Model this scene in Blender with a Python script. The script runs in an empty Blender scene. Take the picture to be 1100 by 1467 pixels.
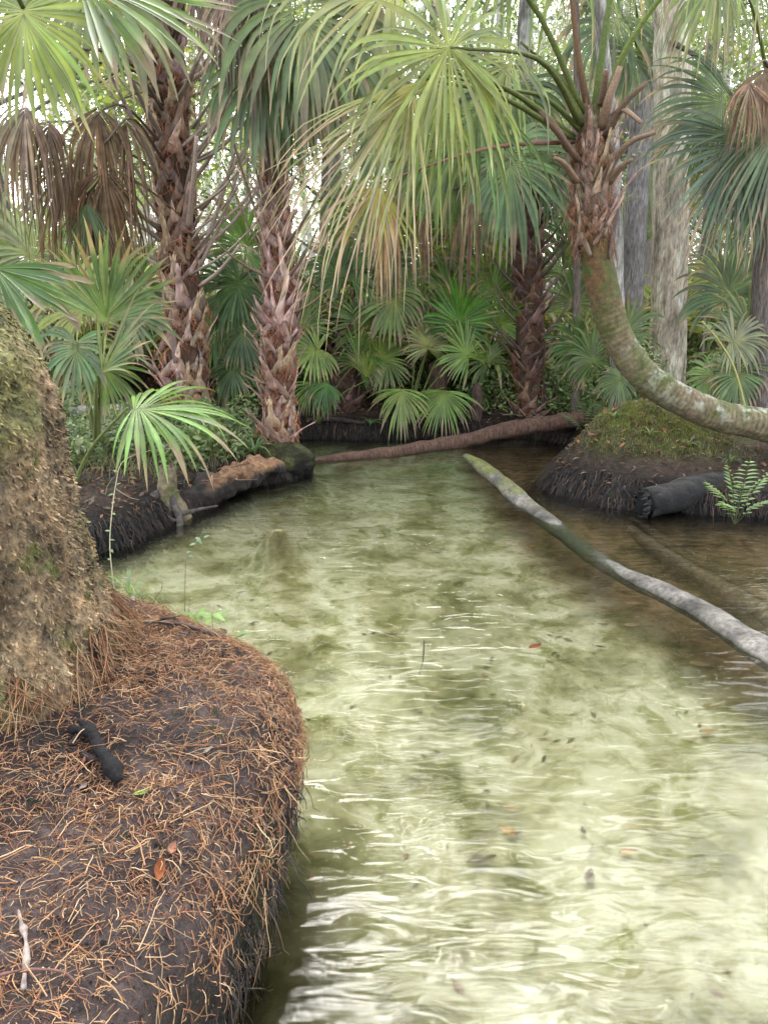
import bpy, math, random
import numpy as np
from mathutils import Vector
from mathutils.bvhtree import BVHTree

rng = np.random.default_rng(11)
random.seed(5)
PI = math.pi
sc = bpy.context.scene
COL = sc.collection

# ------------------------------------------------------------------ camera
F = 1080.0; TH = math.radians(16.4); HC = 1.9
cam_d = bpy.data.cameras.new('camera'); cam = bpy.data.objects.new('camera', cam_d); COL.objects.link(cam)
cam.location = (0, 0, HC); cam.rotation_euler = (PI/2 - TH, 0, 0)
cam_d.sensor_fit = 'VERTICAL'; cam_d.sensor_height = 36; cam_d.lens = 36*F/1467
cam_d.clip_start = 0.05; cam_d.clip_end = 600
sc.camera = cam

def ray(px, py):
    u = (733.5-py)/F
    return np.array([(px-550)/F, math.cos(TH)+u*math.sin(TH), -math.sin(TH)+u*math.cos(TH)])
def at(px, py, Y):
    r = ray(px, py); s = Y/r[1]
    return np.array([r[0]*s, Y, HC+r[2]*s])
def gp(px, py, z=0.0):
    r = ray(px, py); s = (z-HC)/r[2]
    return np.array([r[0]*s, r[1]*s, z])
def A(*a): return np.array(a, float)
def nrm(v):
    v = np.asarray(v, float)
    return v/(np.linalg.norm(v, axis=-1, keepdims=True)+1e-9)

# ------------------------------------------------------------------ noise
def _hash(ix, iy, iz, s):
    n = (ix*73856093) ^ (iy*19349663) ^ (iz*83492791) ^ (s*2654435761)
    n = (n ^ (n >> 13))*1274126177 & 0xffffffff
    n = n ^ (n >> 16)
    return (n & 0xffff)/32767.5-1
def vn(P, s=0):
    P = np.asarray(P, float); i = np.floor(P).astype(np.int64); f = P-i; f = f*f*(3-2*f)
    r = 0
    for dx in (0, 1):
        for dy in (0, 1):
            for dz in (0, 1):
                w = (f[..., 0] if dx else 1-f[..., 0])*(f[..., 1] if dy else 1-f[..., 1])*(f[..., 2] if dz else 1-f[..., 2])
                r = r+w*_hash(i[..., 0]+dx, i[..., 1]+dy, i[..., 2]+dz, s)
    return r
def fbm(P, o=4, s=0):
    r = 0; a = 1; P = np.asarray(P, float)
    for k in range(o):
        r = r+a*vn(P, s+k); P = P*2.03+5.1; a *= .5
    return r/1.6

# ------------------------------------------------------------------ mesh builder
OFF = {}
class MB:
    def __init__(s): s.v = []; s.f4 = []; s.f3 = []; s.c = []; s.n = 0; s.m4 = []
    def add(s, V, Q=None, T=None, col=(.5, .5, .5)):
        V = np.asarray(V, float).reshape(-1, 3)
        c = np.asarray(col, float)
        if c.ndim == 1: c = np.tile(c, (len(V), 1))
        s.v.append(V); s.c.append(c.reshape(-1, 3))
        if Q is not None and len(Q): s.f4.append(np.asarray(Q).reshape(-1, 4)+s.n)
        if T is not None and len(T): s.f3.append(np.asarray(T).reshape(-1, 3)+s.n)
        s.n += len(V)
    def mesh(s, name, mat, off=(0, 0, 0), smooth=True):
        V = np.concatenate(s.v)-np.asarray(off, float); C = np.clip(np.concatenate(s.c), 0, 1)
        f4 = np.concatenate(s.f4) if s.f4 else np.zeros((0, 4), int)
        f3 = np.concatenate(s.f3) if s.f3 else np.zeros((0, 3), int)
        me = bpy.data.meshes.new(name)
        me.vertices.add(len(V)); me.vertices.foreach_set('co', V.astype(np.float32).ravel())
        me.loops.add(f4.size+f3.size); me.loops.foreach_set('vertex_index', np.concatenate([f4.ravel(), f3.ravel()]).astype(np.int32))
        me.polygons.add(len(f4)+len(f3))
        ls = np.concatenate([np.arange(len(f4))*4, f4.size+np.arange(len(f3))*3]).astype(np.int32)
        lt = np.concatenate([np.full(len(f4), 4), np.full(len(f3), 3)]).astype(np.int32)
        me.polygons.foreach_set('loop_start', ls); me.polygons.foreach_set('loop_total', lt)
        me.polygons.foreach_set('use_smooth', np.full(len(ls), smooth))
        for m in (mat if isinstance(mat, (list, tuple)) else [mat]): me.materials.append(m)
        me.update(calc_edges=True)
        a = me.color_attributes.new('Col', 'FLOAT_COLOR', 'POINT')
        a.data.foreach_set('color', np.concatenate([C, np.ones((len(C), 1))], 1).astype(np.float32).ravel())
        return me
    def build(s, name, mat, parent=None, smooth=True, origin=None):
        if parent is not None: off = OFF.get(parent.name, A(0, 0, 0))
        elif origin is not None: off = np.asarray(origin, float)
        else:
            V = np.concatenate(s.v); off = A(V[:, 0].mean(), V[:, 1].mean(), V[:, 2].min())
        o = bpy.data.objects.new(name, s.mesh(name, mat, off, smooth)); COL.objects.link(o)
        if parent is not None: o.parent = parent
        else: o.location = off
        OFF[o.name] = off
        return o
def tag(o, label=None, cat=None, group=None, kind=None):
    if label: o['label'] = label
    if cat: o['category'] = cat
    if group: o['group'] = group
    if kind: o['kind'] = kind
    return o
def empty(name, loc, label=None, cat=None, group=None):
    o = bpy.data.objects.new(name, None); COL.objects.link(o); o.location = loc; OFF[o.name] = np.asarray(loc, float)
    o.empty_display_size = .1
    return tag(o, label, cat, group)
def copy_tree(o, parent=None):
    c = o.copy(); COL.objects.link(c); c.parent = parent
    for ch in [x for x in list(COL.objects) if x.parent == o]: copy_tree(ch, c)
    return c

_gq = {}
def gridq(n, m, closed=False):
    k = (n, m, closed)
    if k not in _gq:
        j = np.arange(m if closed else m-1); i = np.arange(n-1)
        I, J = np.meshgrid(i, j, indexing='ij'); J2 = (J+1) % m
        _gq[k] = np.stack([I*m+J, I*m+J2, (I+1)*m+J2, (I+1)*m+J], -1).reshape(-1, 4)
    return _gq[k]

def spline(P, n):
    P = np.asarray(P, float)
    if len(P) == 2: return P[0]+(P[1]-P[0])*np.linspace(0, 1, n)[:, None]
    Q = np.vstack([2*P[0]-P[1], P, 2*P[-1]-P[-2]])
    t = np.linspace(0, len(P)-1-1e-6, n); i = t.astype(int); f = (t-i)[:, None]
    a, b, c, d = Q[i], Q[i+1], Q[i+2], Q[i+3]
    return .5*((2*b)+(-a+c)*f+(2*a-5*b+4*c-d)*f**2+(-a+3*b-3*c+d)*f**3)

def tube(mb, P, R, k=8, n=None, col=(.3, .2, .1), cap=True, nz=0, fq=8, flat=1.0, up=(0, 0, 1), seed=0, colfn=None, cn=0):
    """tapered tube along P (optional spline to n points)"""
    P = np.asarray(P, float); R = np.atleast_1d(np.asarray(R, float))
    if n: P = spline(P, n)
    N = len(P)
    if len(R) != N: R = np.interp(np.linspace(0, 1, N), np.linspace(0, 1, len(R)), R)
    T = nrm(np.gradient(P, axis=0))
    u = np.asarray(up, float)
    if abs(np.dot(T[0], u)) > .9: u = A(1, .05, 0)
    X = np.zeros((N, 3)); x = nrm(np.cross(u, T[0]))
    for i in range(N):
        x = nrm(x-T[i]*np.dot(x, T[i])); X[i] = x
    Yv = np.cross(T, X)
    a = np.arange(k)*2*PI/k
    ring = np.cos(a)[None, :, None]*X[:, None, :]+flat*np.sin(a)[None, :, None]*Yv[:, None, :]
    V = P[:, None, :]+ring*R[:, None, None]
    if nz:
        d = fbm(V*fq, 3, seed)
        V = V+ring*(d*nz*(R/R.max())[:, None])[..., None]
    C = np.tile(np.asarray(col, float), (N, k, 1)) if np.ndim(col) == 1 else np.repeat(np.asarray(col)[:, None, :], k, 1)
    if colfn is not None: C = colfn(V, ring, C)
    if cn: C = C*(1+cn*fbm(V*fq*2, 3, seed+9))[..., None]
    Q = gridq(N, k, True)
    V = V.reshape(-1, 3); C = C.reshape(-1, 3); Tt = []
    if cap:
        V = np.vstack([V, P[0], P[-1]]); C = np.vstack([C, C[0], C[-1]]); b = N*k
        j = np.arange(k); j2 = (j+1) % k
        Tt = np.vstack([np.stack([np.full(k, b), j2, j], 1), np.stack([np.full(k, b+1), (N-1)*k+j, (N-1)*k+j2], 1)])
    mb.add(V, Q, Tt, C)

# ------------------------------------------------------------------ materials
def newmat(name):
    m = bpy.data.materials.new(name); m.use_nodes = True; nt = m.node_tree; nt.nodes.clear(); return m, nt
def N(nt, t, **k):
    n = nt.nodes.new(t)
    for a, b in k.items():
        if a == 'inp':
            for i, v in b.items(): n.inputs[i].default_value = v
        else: setattr(n, a, b)
    return n
def ramp(nt, pts):
    n = nt.nodes.new('ShaderNodeValToRGB'); e = n.color_ramp.elements
    while len(e) < len(pts): e.new(.5)
    for i, (p, c) in enumerate(pts):
        e[i].position = p; e[i].color = (*c, 1) if len(c) == 3 else c
    return n
def mul(nt, a, b):
    n = N(nt, 'ShaderNodeMix', data_type='RGBA', blend_type='MULTIPLY'); n.inputs[0].default_value = 1
    nt.links.new(a, n.inputs[6]); nt.links.new(b, n.inputs[7]); return n.outputs[2]
def mat_rough(name, rough=.85, k=.68, scale=18, lo=.55, hi=1.5, bump=.5, bd=.02, sx=1, sy=1, sz=1, moss=0, mosscol=(.09, .12, .02), spec=.3, hue=0, lichen=0):
    m, nt = newmat(name); L = nt.links.new
    at_ = N(nt, 'ShaderNodeAttribute', attribute_name='Col'); tc = N(nt, 'ShaderNodeTexCoord'); mp = N(nt, 'ShaderNodeMapping')
    mp.inputs['Scale'].default_value = (sx, sy, sz); L(tc.outputs['Object'], mp.inputs[0])
    n1 = N(nt, 'ShaderNodeTexNoise', inp={'Scale': scale, 'Detail': 8, 'Roughness': .65}); L(mp.outputs[0], n1.inputs['Vector'])
    lo *= k; hi *= k; mosscol = tuple(x*k for x in mosscol)
    r = ramp(nt, [(.28, (lo,)*3), (.72, (hi,)*3)]); L(n1.outputs[0], r.inputs[0])
    c = mul(nt, at_.outputs[0], r.outputs[0])
    if hue:
        n3 = N(nt, 'ShaderNodeTexNoise', inp={'Scale': scale*.35, 'Detail': 4}); L(mp.outputs[0], n3.inputs['Vector'])
        r3 = ramp(nt, [(.3, (1+hue, 1, 1-hue)), (.7, (1-hue, 1, 1+hue))]); L(n3.outputs[0], r3.inputs[0]); c = mul(nt, c, r3.outputs[0])
    for amt, mc, sc_ in ((moss, mosscol, scale*.16), (lichen, (.5, .55, .45), scale*.3)):
        if amt:
            n2 = N(nt, 'ShaderNodeTexNoise', inp={'Scale': sc_, 'Detail': 9, 'Roughness': .7}); L(tc.outputs['Object'], n2.inputs['Vector'])
            r2 = ramp(nt, [(.62-amt*.25, (0,)*3), (.68-amt*.22, (1,)*3)]); L(n2.outputs[0], r2.inputs[0])
            mx = N(nt, 'ShaderNodeMix', data_type='RGBA'); L(r2.outputs[0], mx.inputs[0]); L(c, mx.inputs[6])
            rr = ramp(nt, [(.2, tuple(x*.5 for x in mc)), (.8, tuple(x*1.5 for x in mc))]); L(n1.outputs[0], rr.inputs[0]); L(rr.outputs[0], mx.inputs[7]); c = mx.outputs[2]
    b = N(nt, 'ShaderNodeBump', inp={'Strength': bump, 'Distance': bd}); L(n1.outputs[0], b.inputs['Height'])
    p = N(nt, 'ShaderNodeBsdfPrincipled', inp={'Roughness': rough, 'Specular IOR Level': spec})
    L(c, p.inputs['Base Color']); L(b.outputs[0], p.inputs['Normal'])
    o = N(nt, 'ShaderNodeOutputMaterial'); L(p.outputs[0], o.inputs[0]); return m
def mat_leaf(name, rough=.42, trans=.35, spec=.5, var=.3, scale=6, k=.46):
    m, nt = newmat(name); L = nt.links.new
    at_ = N(nt, 'ShaderNodeAttribute', attribute_name='Col'); tc = N(nt, 'ShaderNodeTexCoord')
    n1 = N(nt, 'ShaderNodeTexNoise', inp={'Scale': scale, 'Detail': 5, 'Roughness': .6}); L(tc.outputs['Object'], n1.inputs['Vector'])
    r = ramp(nt, [(.3, (k*(1-var),)*3), (.7, (k*(1+var),)*3)]); L(n1.outputs[0], r.inputs[0])
    c = mul(nt, at_.outputs[0], r.outputs[0])
    p = N(nt, 'ShaderNodeBsdfPrincipled', inp={'Roughness': rough, 'Specular IOR Level': spec}); L(c, p.inputs['Base Color'])
    t = N(nt, 'ShaderNodeBsdfTranslucent')
    c2 = N(nt, 'ShaderNodeMix', data_type='RGBA', blend_type='MULTIPLY'); c2.inputs[0].default_value = 1; L(c, c2.inputs[6]); c2.inputs[7].default_value = (1.5, 1.6, .7, 1)
    L(c2.outputs[2], t.inputs[0])
    mx = N(nt, 'ShaderNodeMixShader'); mx.inputs[0].default_value = trans; L(p.outputs[0], mx.inputs[1]); L(t.outputs[0], mx.inputs[2])
    o = N(nt, 'ShaderNodeOutputMaterial'); L(mx.outputs[0], o.inputs[0]); return m

M_LEAF = mat_leaf('palm_leaf')
M_FAR = mat_leaf('woodland_leaf', rough=.5, trans=.5, var=.25, scale=1.2, k=.6)
M_DEAD = mat_leaf('dead_leaf', k=.42, rough=.8, trans=.2, spec=.15, var=.4, scale=9)
M_BOOT = mat_rough('leaf_base_fibre', k=.62, scale=30, lo=.45, hi=1.5, bump=.7, bd=.01, sz=.25, hue=.06)
M_PTRUNK = mat_rough('palm_trunk_fibre', k=.42, scale=26, lo=.3, hi=1.6, bump=1, bd=.03, sz=.35, hue=.1)
M_BARK = mat_rough('bark', k=.5, scale=42, lo=.25, hi=1.75, bump=1, bd=.03, sz=.22)
M_CURVE = mat_rough('lichen_bark', k=.5, scale=24, lo=.45, hi=1.5, bump=.8, bd=.015, sx=1, sy=1, sz=1.0, moss=.35, mosscol=(.11, .13, .035))
M_NEAR = mat_rough('rootlet_bark', k=.5, scale=38, lo=.12, hi=2.1, bump=1, bd=.03, moss=.28, mosscol=(.17, .17, .05), hue=.08)
M_WOOD = mat_rough('old_wood', k=.5, scale=30, lo=.4, hi=1.6, bump=.8, bd=.015)
M_SOIL = mat_rough('wet_soil', k=.24, rough=.7, scale=28, lo=.35, hi=1.8, bump=1, bd=.04, spec=.2, moss=.12, mosscol=(.05, .07, .012))
M_TWIG = mat_rough('twig', scale=60, lo=.6, hi=1.4, bump=.4, bd=.004)
M_ROOT = mat_rough('rootlet', k=.5, rough=.7, scale=12, lo=.6, hi=1.4, bump=.2, bd=.002)

def mat_bed():
    m, nt = newmat('sandy_stream_bed'); L = nt.links.new
    at_ = N(nt, 'ShaderNodeAttribute', attribute_name='Col'); tc = N(nt, 'ShaderNodeTexCoord')
    wn = N(nt, 'ShaderNodeTexNoise', inp={'Scale': 2.2, 'Detail': 3}); L(tc.outputs['Object'], wn.inputs['Vector'])
    sc_ = N(nt, 'ShaderNodeVectorMath', operation='SCALE'); sc_.inputs['Scale'].default_value = .7; L(wn.outputs[1], sc_.inputs[0])
    ad = N(nt, 'ShaderNodeVectorMath', operation='ADD'); L(tc.outputs['Object'], ad.inputs[0]); L(sc_.outputs[0], ad.inputs[1])
    n1 = N(nt, 'ShaderNodeTexNoise', inp={'Scale': 1.9, 'Detail': 7, 'Roughness': .62}); L(ad.outputs[0], n1.inputs['Vector'])
    n2 = N(nt, 'ShaderNodeTexNoise', inp={'Scale': 13, 'Detail': 7, 'Roughness': .65}); L(ad.outputs[0], n2.inputs['Vector'])
    n4 = N(nt, 'ShaderNodeTexNoise', inp={'Scale': 5, 'Detail': 6, 'Roughness': .6}); L(ad.outputs[0], n4.inputs['Vector'])
    r1 = ramp(nt, [(.38, (.31, .31, .16)), (.48, (.62, .60, .38)), (.56, (.98, .96, .78))]); L(n1.outputs[0], r1.inputs[0])
    r4 = ramp(nt, [(.36, (.45, .48, .26)), (.50, (1, 1, 1))]); L(n4.outputs[0], r4.inputs[0])
    r2 = ramp(nt, [(.3, (.55, .55, .45)), (.45, (.98, .98, .95)), (.7, (1.2, 1.2, 1.2))]); L(n2.outputs[0], r2.inputs[0])
    c = mul(nt, mul(nt, mul(nt, at_.outputs[0], r1.outputs[0]), r2.outputs[0]), r4.outputs[0])
    p = N(nt, 'ShaderNodeBsdfPrincipled', inp={'Roughness': .9, 'Specular IOR Level': .1}); L(c, p.inputs['Base Color'])
    b = N(nt, 'ShaderNodeBump', inp={'Strength': .4, 'Distance': .02}); L(n2.outputs[0], b.inputs['Height']); L(b.outputs[0], p.inputs['Normal'])
    o = N(nt, 'ShaderNodeOutputMaterial'); L(p.outputs[0], o.inputs[0]); return m
M_BED = mat_bed()

def mat_water():
    m, nt = newmat('clear_stream_water'); L = nt.links.new
    tc = N(nt, 'ShaderNodeTexCoord')
    def nz(scale, sx, sy, det, rough=.5, dist=0):
        mp = N(nt, 'ShaderNodeMapping'); mp.inputs['Scale'].default_value = (sx, sy, 1); L(tc.outputs['Object'], mp.inputs[0])
        n = N(nt, 'ShaderNodeTexNoise', inp={'Scale': scale, 'Detail': det, 'Roughness': rough, 'Distortion': dist}); L(mp.outputs[0], n.inputs['Vector']); return n.outputs[0]
    def mth(op, a, b):
        n = N(nt, 'ShaderNodeMath', operation=op)
        for i, x in enumerate((a, b)):
            if isinstance(x, (int, float)): n.inputs[i].default_value = x
            else: L(x, n.inputs[i])
        return n.outputs[0]
    big = nz(1.0, 1.0, 3.0, 2); mid = nz(5.6, .9, 2.2, 2, .45, .5); fine = nz(11, .8, 1.4, 1, .4, .3)
    amp = ramp(nt, [(.38, (.15,)*3), (.60, (1.25,)*3)]); L(nz(.55, 1, 1.2, 2), amp.inputs[0])
    h = mth('ADD', mth('MULTIPLY', big, .5), mth('MULTIPLY', amp.outputs[0], mth('ADD', mth('MULTIPLY', mid, .46), mth('MULTIPLY', fine, .05))))
    b = N(nt, 'ShaderNodeBump', inp={'Strength': WBUMP, 'Distance': .09}); L(h, b.inputs['Height'])
    fr = N(nt, 'ShaderNodeFresnel', inp={'IOR': 1.33}); L(b.outputs[0], fr.inputs['Normal'])
    g = N(nt, 'ShaderNodeBsdfGlossy', inp={'Roughness': .07, 'Color': (1, 1, 1, 1)}); L(b.outputs[0], g.inputs['Normal'])
    rf = N(nt, 'ShaderNodeBsdfRefraction', inp={'Roughness': 0, 'IOR': 1.33, 'Color': (.96, .98, .94, 1)}); b2 = N(nt, 'ShaderNodeBump', inp={'Strength': WBUMP*.35, 'Distance': .09}); L(h, b2.inputs['Height']); L(b2.outputs[0], rf.inputs['Normal'])
    tr = N(nt, 'ShaderNodeBsdfTransparent', inp={'Color': (.95, .97, .92, 1)})
    m1 = N(nt, 'ShaderNodeMixShader'); m1.inputs[0].default_value = .72; L(rf.outputs[0], m1.inputs[1]); L(tr.outputs[0], m1.inputs[2])
    m2 = N(nt, 'ShaderNodeMixShader'); L(fr.outputs[0], m2.inputs[0]); L(m1.outputs[0], m2.inputs[1]); L(g.outputs[0], m2.inputs[2])
    o = N(nt, 'ShaderNodeOutputMaterial'); L(m2.outputs[0], o.inputs[0]); return m
WBUMP = .32
M_WATER = mat_water()

# ------------------------------------------------------------------ world and sun
w = bpy.data.worlds.new('World'); sc.world = w; w.use_nodes = True; nt = w.node_tree; nt.nodes.clear()
EL, AZ = 54, -6      # sun height; compass direction the light comes from, clockwise from +Y
sky = nt.nodes.new('ShaderNodeTexSky'); sky.sky_type = 'NISHITA'; sky.sun_disc = False
sky.sun_elevation = math.radians(EL); sky.sun_rotation = math.radians(AZ); sky.air_density = 1; sky.dust_density = 4; sky.ozone_density = 1
hs = nt.nodes.new('ShaderNodeHueSaturation'); hs.inputs['Saturation'].default_value = .25; hs.inputs['Value'].default_value = 9.0
nt.links.new(sky.outputs[0], hs.inputs['Color'])
bg = nt.nodes.new('ShaderNodeBackground'); bg.inputs[1].default_value = .15
nt.links.new(hs.outputs[0], bg.inputs[0]); wo = nt.nodes.new('ShaderNodeOutputWorld'); nt.links.new(bg.outputs[0], wo.inputs[0])
sd_ = bpy.data.lights.new('sun', 'SUN'); sun = bpy.data.objects.new('sun', sd_); COL.objects.link(sun)
sd_.energy = 2.5; sd_.angle = math.radians(36); sd_.color = (1, .97, .93)
dv = Vector((math.sin(math.radians(AZ))*math.cos(math.radians(EL)), math.cos(math.radians(AZ))*math.cos(math.radians(EL)), math.sin(math.radians(EL))))
sun.rotation_euler = dv.to_track_quat('Z', 'Y').to_euler(); sun.location = (0, 0, 20)
sc.view_settings.view_transform = 'Standard'; sc.view_settings.look = 'None'; sc.view_settings.exposure = 0
sc.cycles.max_bounces = 10; sc.cycles.transparent_max_bounces = 12; sc.cycles.use_denoising = True
sc.cycles.sample_clamp_indirect = 6

# ------------------------------------------------------------------ ground
POLY = np.array([(-9, 4.6), (-3.2, 5.0), (-2.3, 5.3), (-1.95, 5.6), (-1.7, 6.2), (-1.5, 6.9), (-1.3, 7.35), (-.95, 7.7), (-.85, 8.1), (-1.2, 8.7), (-2.6, 9.3),
                 (-2.2, 9.9), (-.8, 10.0), (.2, 9.85), (1.2, 9.9), (2.0, 9.9), (2.4, 9.3), (1.95, 8.2), (1.6, 7.5), (1.63, 7.05), (2.05, 6.6), (3.15, 6.3), (6, 5.6), (14, 3.5), (14, -7), (-9, -7)], float)
def sdf(X, Y):
    P = np.stack([X, Y], -1); d = np.full(X.shape, 1e9); ins = np.zeros(X.shape, bool)
    for i in range(len(POLY)):
        a = POLY[i]; b = POLY[(i+1) % len(POLY)]; e = b-a
        w_ = P-a; t = np.clip((w_@e)/(e@e), 0, 1); d = np.minimum(d, np.linalg.norm(w_-t[..., None]*e, axis=-1))
        c = ((a[1] > Y) != (b[1] > Y)) & (X < (b[0]-a[0])*(Y-a[1])/(b[1]-a[1]+1e-12)+a[0]); ins ^= c
    return np.where(ins, -d, d)
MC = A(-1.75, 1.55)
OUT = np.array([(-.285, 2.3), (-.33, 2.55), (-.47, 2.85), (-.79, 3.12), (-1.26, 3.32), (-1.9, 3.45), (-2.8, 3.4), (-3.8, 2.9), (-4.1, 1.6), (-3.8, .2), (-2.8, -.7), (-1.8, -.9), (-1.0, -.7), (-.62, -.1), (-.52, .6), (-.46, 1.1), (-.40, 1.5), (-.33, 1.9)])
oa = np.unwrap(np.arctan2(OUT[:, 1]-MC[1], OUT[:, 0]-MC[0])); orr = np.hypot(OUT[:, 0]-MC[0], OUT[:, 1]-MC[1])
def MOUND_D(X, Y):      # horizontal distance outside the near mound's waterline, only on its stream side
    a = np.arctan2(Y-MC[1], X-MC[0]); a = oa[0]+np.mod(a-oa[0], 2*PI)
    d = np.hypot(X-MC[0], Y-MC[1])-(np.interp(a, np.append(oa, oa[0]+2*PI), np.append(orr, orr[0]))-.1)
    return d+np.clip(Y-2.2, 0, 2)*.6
def bump(X, Y, x, y, rx, ry, h): return h*np.exp(-((X-x)/rx)**2-((Y-y)/ry)**2)
def ground_h(X, Y):
    P3 = np.stack([X, Y, 0*X], -1)
    d = sdf(X, Y)+.14*fbm(P3*1.7, 3, 3)+.06*fbm(P3*6, 3, 5)
    land = .20*(1-np.exp(-np.maximum(d, 0)/.11))+.12*(1-np.exp(-np.maximum(d, 0)/.7))+.035*np.clip(Y-8.5, 0, 12)*(d > 0)*np.clip(d, 0, 1)
    land = land+np.clip(d*2, 0, 1)*(bump(X, Y, 2.5, 7.75, .8, .75, .42)+bump(X, Y, 3.6, 8.0, 1.0, .9, .25)+bump(X, Y, -1.9, 7.6, .7, .8, .08)+.06*fbm(P3*1.2, 3, 8)+.05*fbm(P3*6, 4, 18))
    bed = -.30*(1-np.exp(np.minimum(d, 0)/.22))+.03*fbm(P3*1.1, 3, 31)
    bed = bed+bump(X, Y, gp(400, 760)[0], gp(400, 760)[1], .22, .12, .30)
    return np.where(d > 0, land, bed), d
def axis(lo, hi, a, b, st, gr=1.14):
    c = list(np.arange(a, b+1e-6, st)); s = st
    while c[-1] < hi: s *= gr; c.append(c[-1]+s)
    s = st
    while c[0] > lo: s *= gr; c.insert(0, c[0]-s)
    return np.array(c)
gx = axis(-160, 160, -3.6, 4.6, .03); gy = axis(-40, 240, 4.6, 10.6, .03, 1.06)
GX, GY = np.meshgrid(gx, gy, indexing='ij'); GZ, GD = ground_h(GX, GY)
P3 = np.stack([GX, GY, GZ], -1)
lit = fbm(P3*3, 4, 40)
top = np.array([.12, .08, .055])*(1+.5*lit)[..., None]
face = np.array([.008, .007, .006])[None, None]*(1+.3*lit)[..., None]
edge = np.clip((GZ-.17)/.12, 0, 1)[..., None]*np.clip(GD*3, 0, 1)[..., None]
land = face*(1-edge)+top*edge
mossm = np.clip(bump(GX, GY, 2.75, 7.5, .7, .55, 1.5)*(.6+.8*fbm(P3*4, 3, 77)), 0, 1)[..., None]*np.clip((GZ-.3)/.15, 0, 1)[..., None]
land = land*(1-mossm)+np.array([.16, .2, .03])*mossm
far = np.clip((GY-12)/8, 0, 1)[..., None]; land = land*(1-far)+np.array([.16, .15, .08])*far
# the stream bed: pale sand, dark muck to the right of the sunken log
logx = np.interp(GY, [1.5, 3.3, 3.8, 4.6, 5.6, 6.8, 8, 9.6], [3.2, 1.95, 1.75, 1.45, 1.13, .95, .9, .85])
dark = np.clip((GX-logx)/.25+.3*fbm(P3*1.5, 3, 60), 0, 1)[..., None]
bedc = np.array([.325, .32, .285])*(1-dark)+np.array([.12, .085, .06])*dark
farw = np.clip((GY-6.2)/2.5, 0, 1)[..., None]*(1-dark); bedc = bedc*(1-farw)+np.array([.27, .29, .255])*farw
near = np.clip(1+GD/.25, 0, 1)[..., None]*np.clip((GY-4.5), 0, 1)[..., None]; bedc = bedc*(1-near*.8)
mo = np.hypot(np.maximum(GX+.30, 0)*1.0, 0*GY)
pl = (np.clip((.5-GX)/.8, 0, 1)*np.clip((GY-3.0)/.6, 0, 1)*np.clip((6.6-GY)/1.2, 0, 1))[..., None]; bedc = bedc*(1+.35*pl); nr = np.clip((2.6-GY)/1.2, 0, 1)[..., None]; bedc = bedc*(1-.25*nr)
mdist = MOUND_D(GX, GY); mound_shade = np.clip(1.2-mdist/.36+.35*fbm(P3*4, 3, 12), 0, 1)[..., None]; bedc = bedc*(1-mound_shade)+np.array([.05, .045, .025])*mound_shade  # shadow of the near mound on the stream bed, painted into the bed colour
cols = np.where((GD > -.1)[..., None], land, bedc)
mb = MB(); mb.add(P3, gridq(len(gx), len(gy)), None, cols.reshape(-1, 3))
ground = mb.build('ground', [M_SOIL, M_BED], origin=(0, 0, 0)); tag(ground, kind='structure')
d_face = (GD[:-1, :-1] < -.13).ravel().astype(np.int32); ground.data.polygons.foreach_set('material_index', d_face)
# quads were wound along x then y: keep normals up
ground.data.flip_normals() if ground.data.polygons[0].normal.z < 0 else None
GB = BVHTree.FromPolygons([tuple(v) for v in P3.reshape(-1, 3)], gridq(len(gx), len(gy)).tolist())
def gz(x, y):
    r = GB.ray_cast(Vector((x, y, 50)), Vector((0, 0, -1))); return r[0].z if r[0] else 0.

mb = MB(); xs = axis(-40, 40, -5, 6, .5); ys = axis(-12, 11.4, 0, 11, .5)
WX, WY = np.meshgrid(np.linspace(-12, 14, 20), np.linspace(-7, 11.5, 20), indexing='ij')
mb.add(np.stack([WX, WY, 0*WX], -1), gridq(20, 20), None, (.5, .5, .5))
water = mb.build('water', M_WATER, origin=(0, 0, 0)); tag(water, kind='structure')
if water.data.polygons[0].normal.z < 0: water.data.flip_normals()

# ------------------------------------------------------------------ near mound of roots and soil
MC = A(-1.75, 1.55)
OUT = np.array([(-.285, 2.3), (-.33, 2.55), (-.47, 2.85), (-.79, 3.12), (-1.26, 3.32), (-1.9, 3.45), (-2.8, 3.4), (-3.8, 2.9), (-4.1, 1.6), (-3.8, .2), (-2.8, -.7), (-1.8, -.9), (-1.0, -.7), (-.62, -.1), (-.52, .6), (-.46, 1.1), (-.40, 1.5), (-.33, 1.9)])
oa = np.unwrap(np.arctan2(OUT[:, 1]-MC[1], OUT[:, 0]-MC[0])); orr = np.hypot(OUT[:, 0]-MC[0], OUT[:, 1]-MC[1])
NPH = 560; ph = np.linspace(oa[0], oa[0]+2*PI, NPH, endpoint=False)
RR = np.interp(ph, np.append(oa, oa[0]+2*PI), np.append(orr, orr[0]))
ker = np.hanning(15); ker /= ker.sum(); RR = np.convolve(np.concatenate([RR[-7:], RR, RR[:7]]), ker, 'valid')
top_t = [(f, 'r') for f in np.linspace(.02, .8, 40)]
prof = []   # (radius offset from edge or fraction, z)
for f in np.linspace(.02, 1, 44): prof.append(('f', f, .60-.05*f**2))
for a in np.linspace(0, 1, 30)[1:]:
    th = a*PI/2; prof.append(('o', -.26+.26*math.sin(th)**.9, .20+.35*math.cos(th)**.8))
for z, o in ((.16, -.005), (.12, -.02), (.08, -.045), (.04, -.075), (0, -.11), (-.05, -.15), (-.12, -.19), (-.25, -.24), (-.5, -.3)): prof.append(('o', o, z))
V = []
for k_, a, z in prof:
    r = (RR-.26)*a if k_ == 'f' else RR+a
    V.append(np.stack([MC[0]+r*np.cos(ph), MC[1]+r*np.sin(ph), np.full(NPH, z)], -1))
V = np.array(V)
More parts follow.
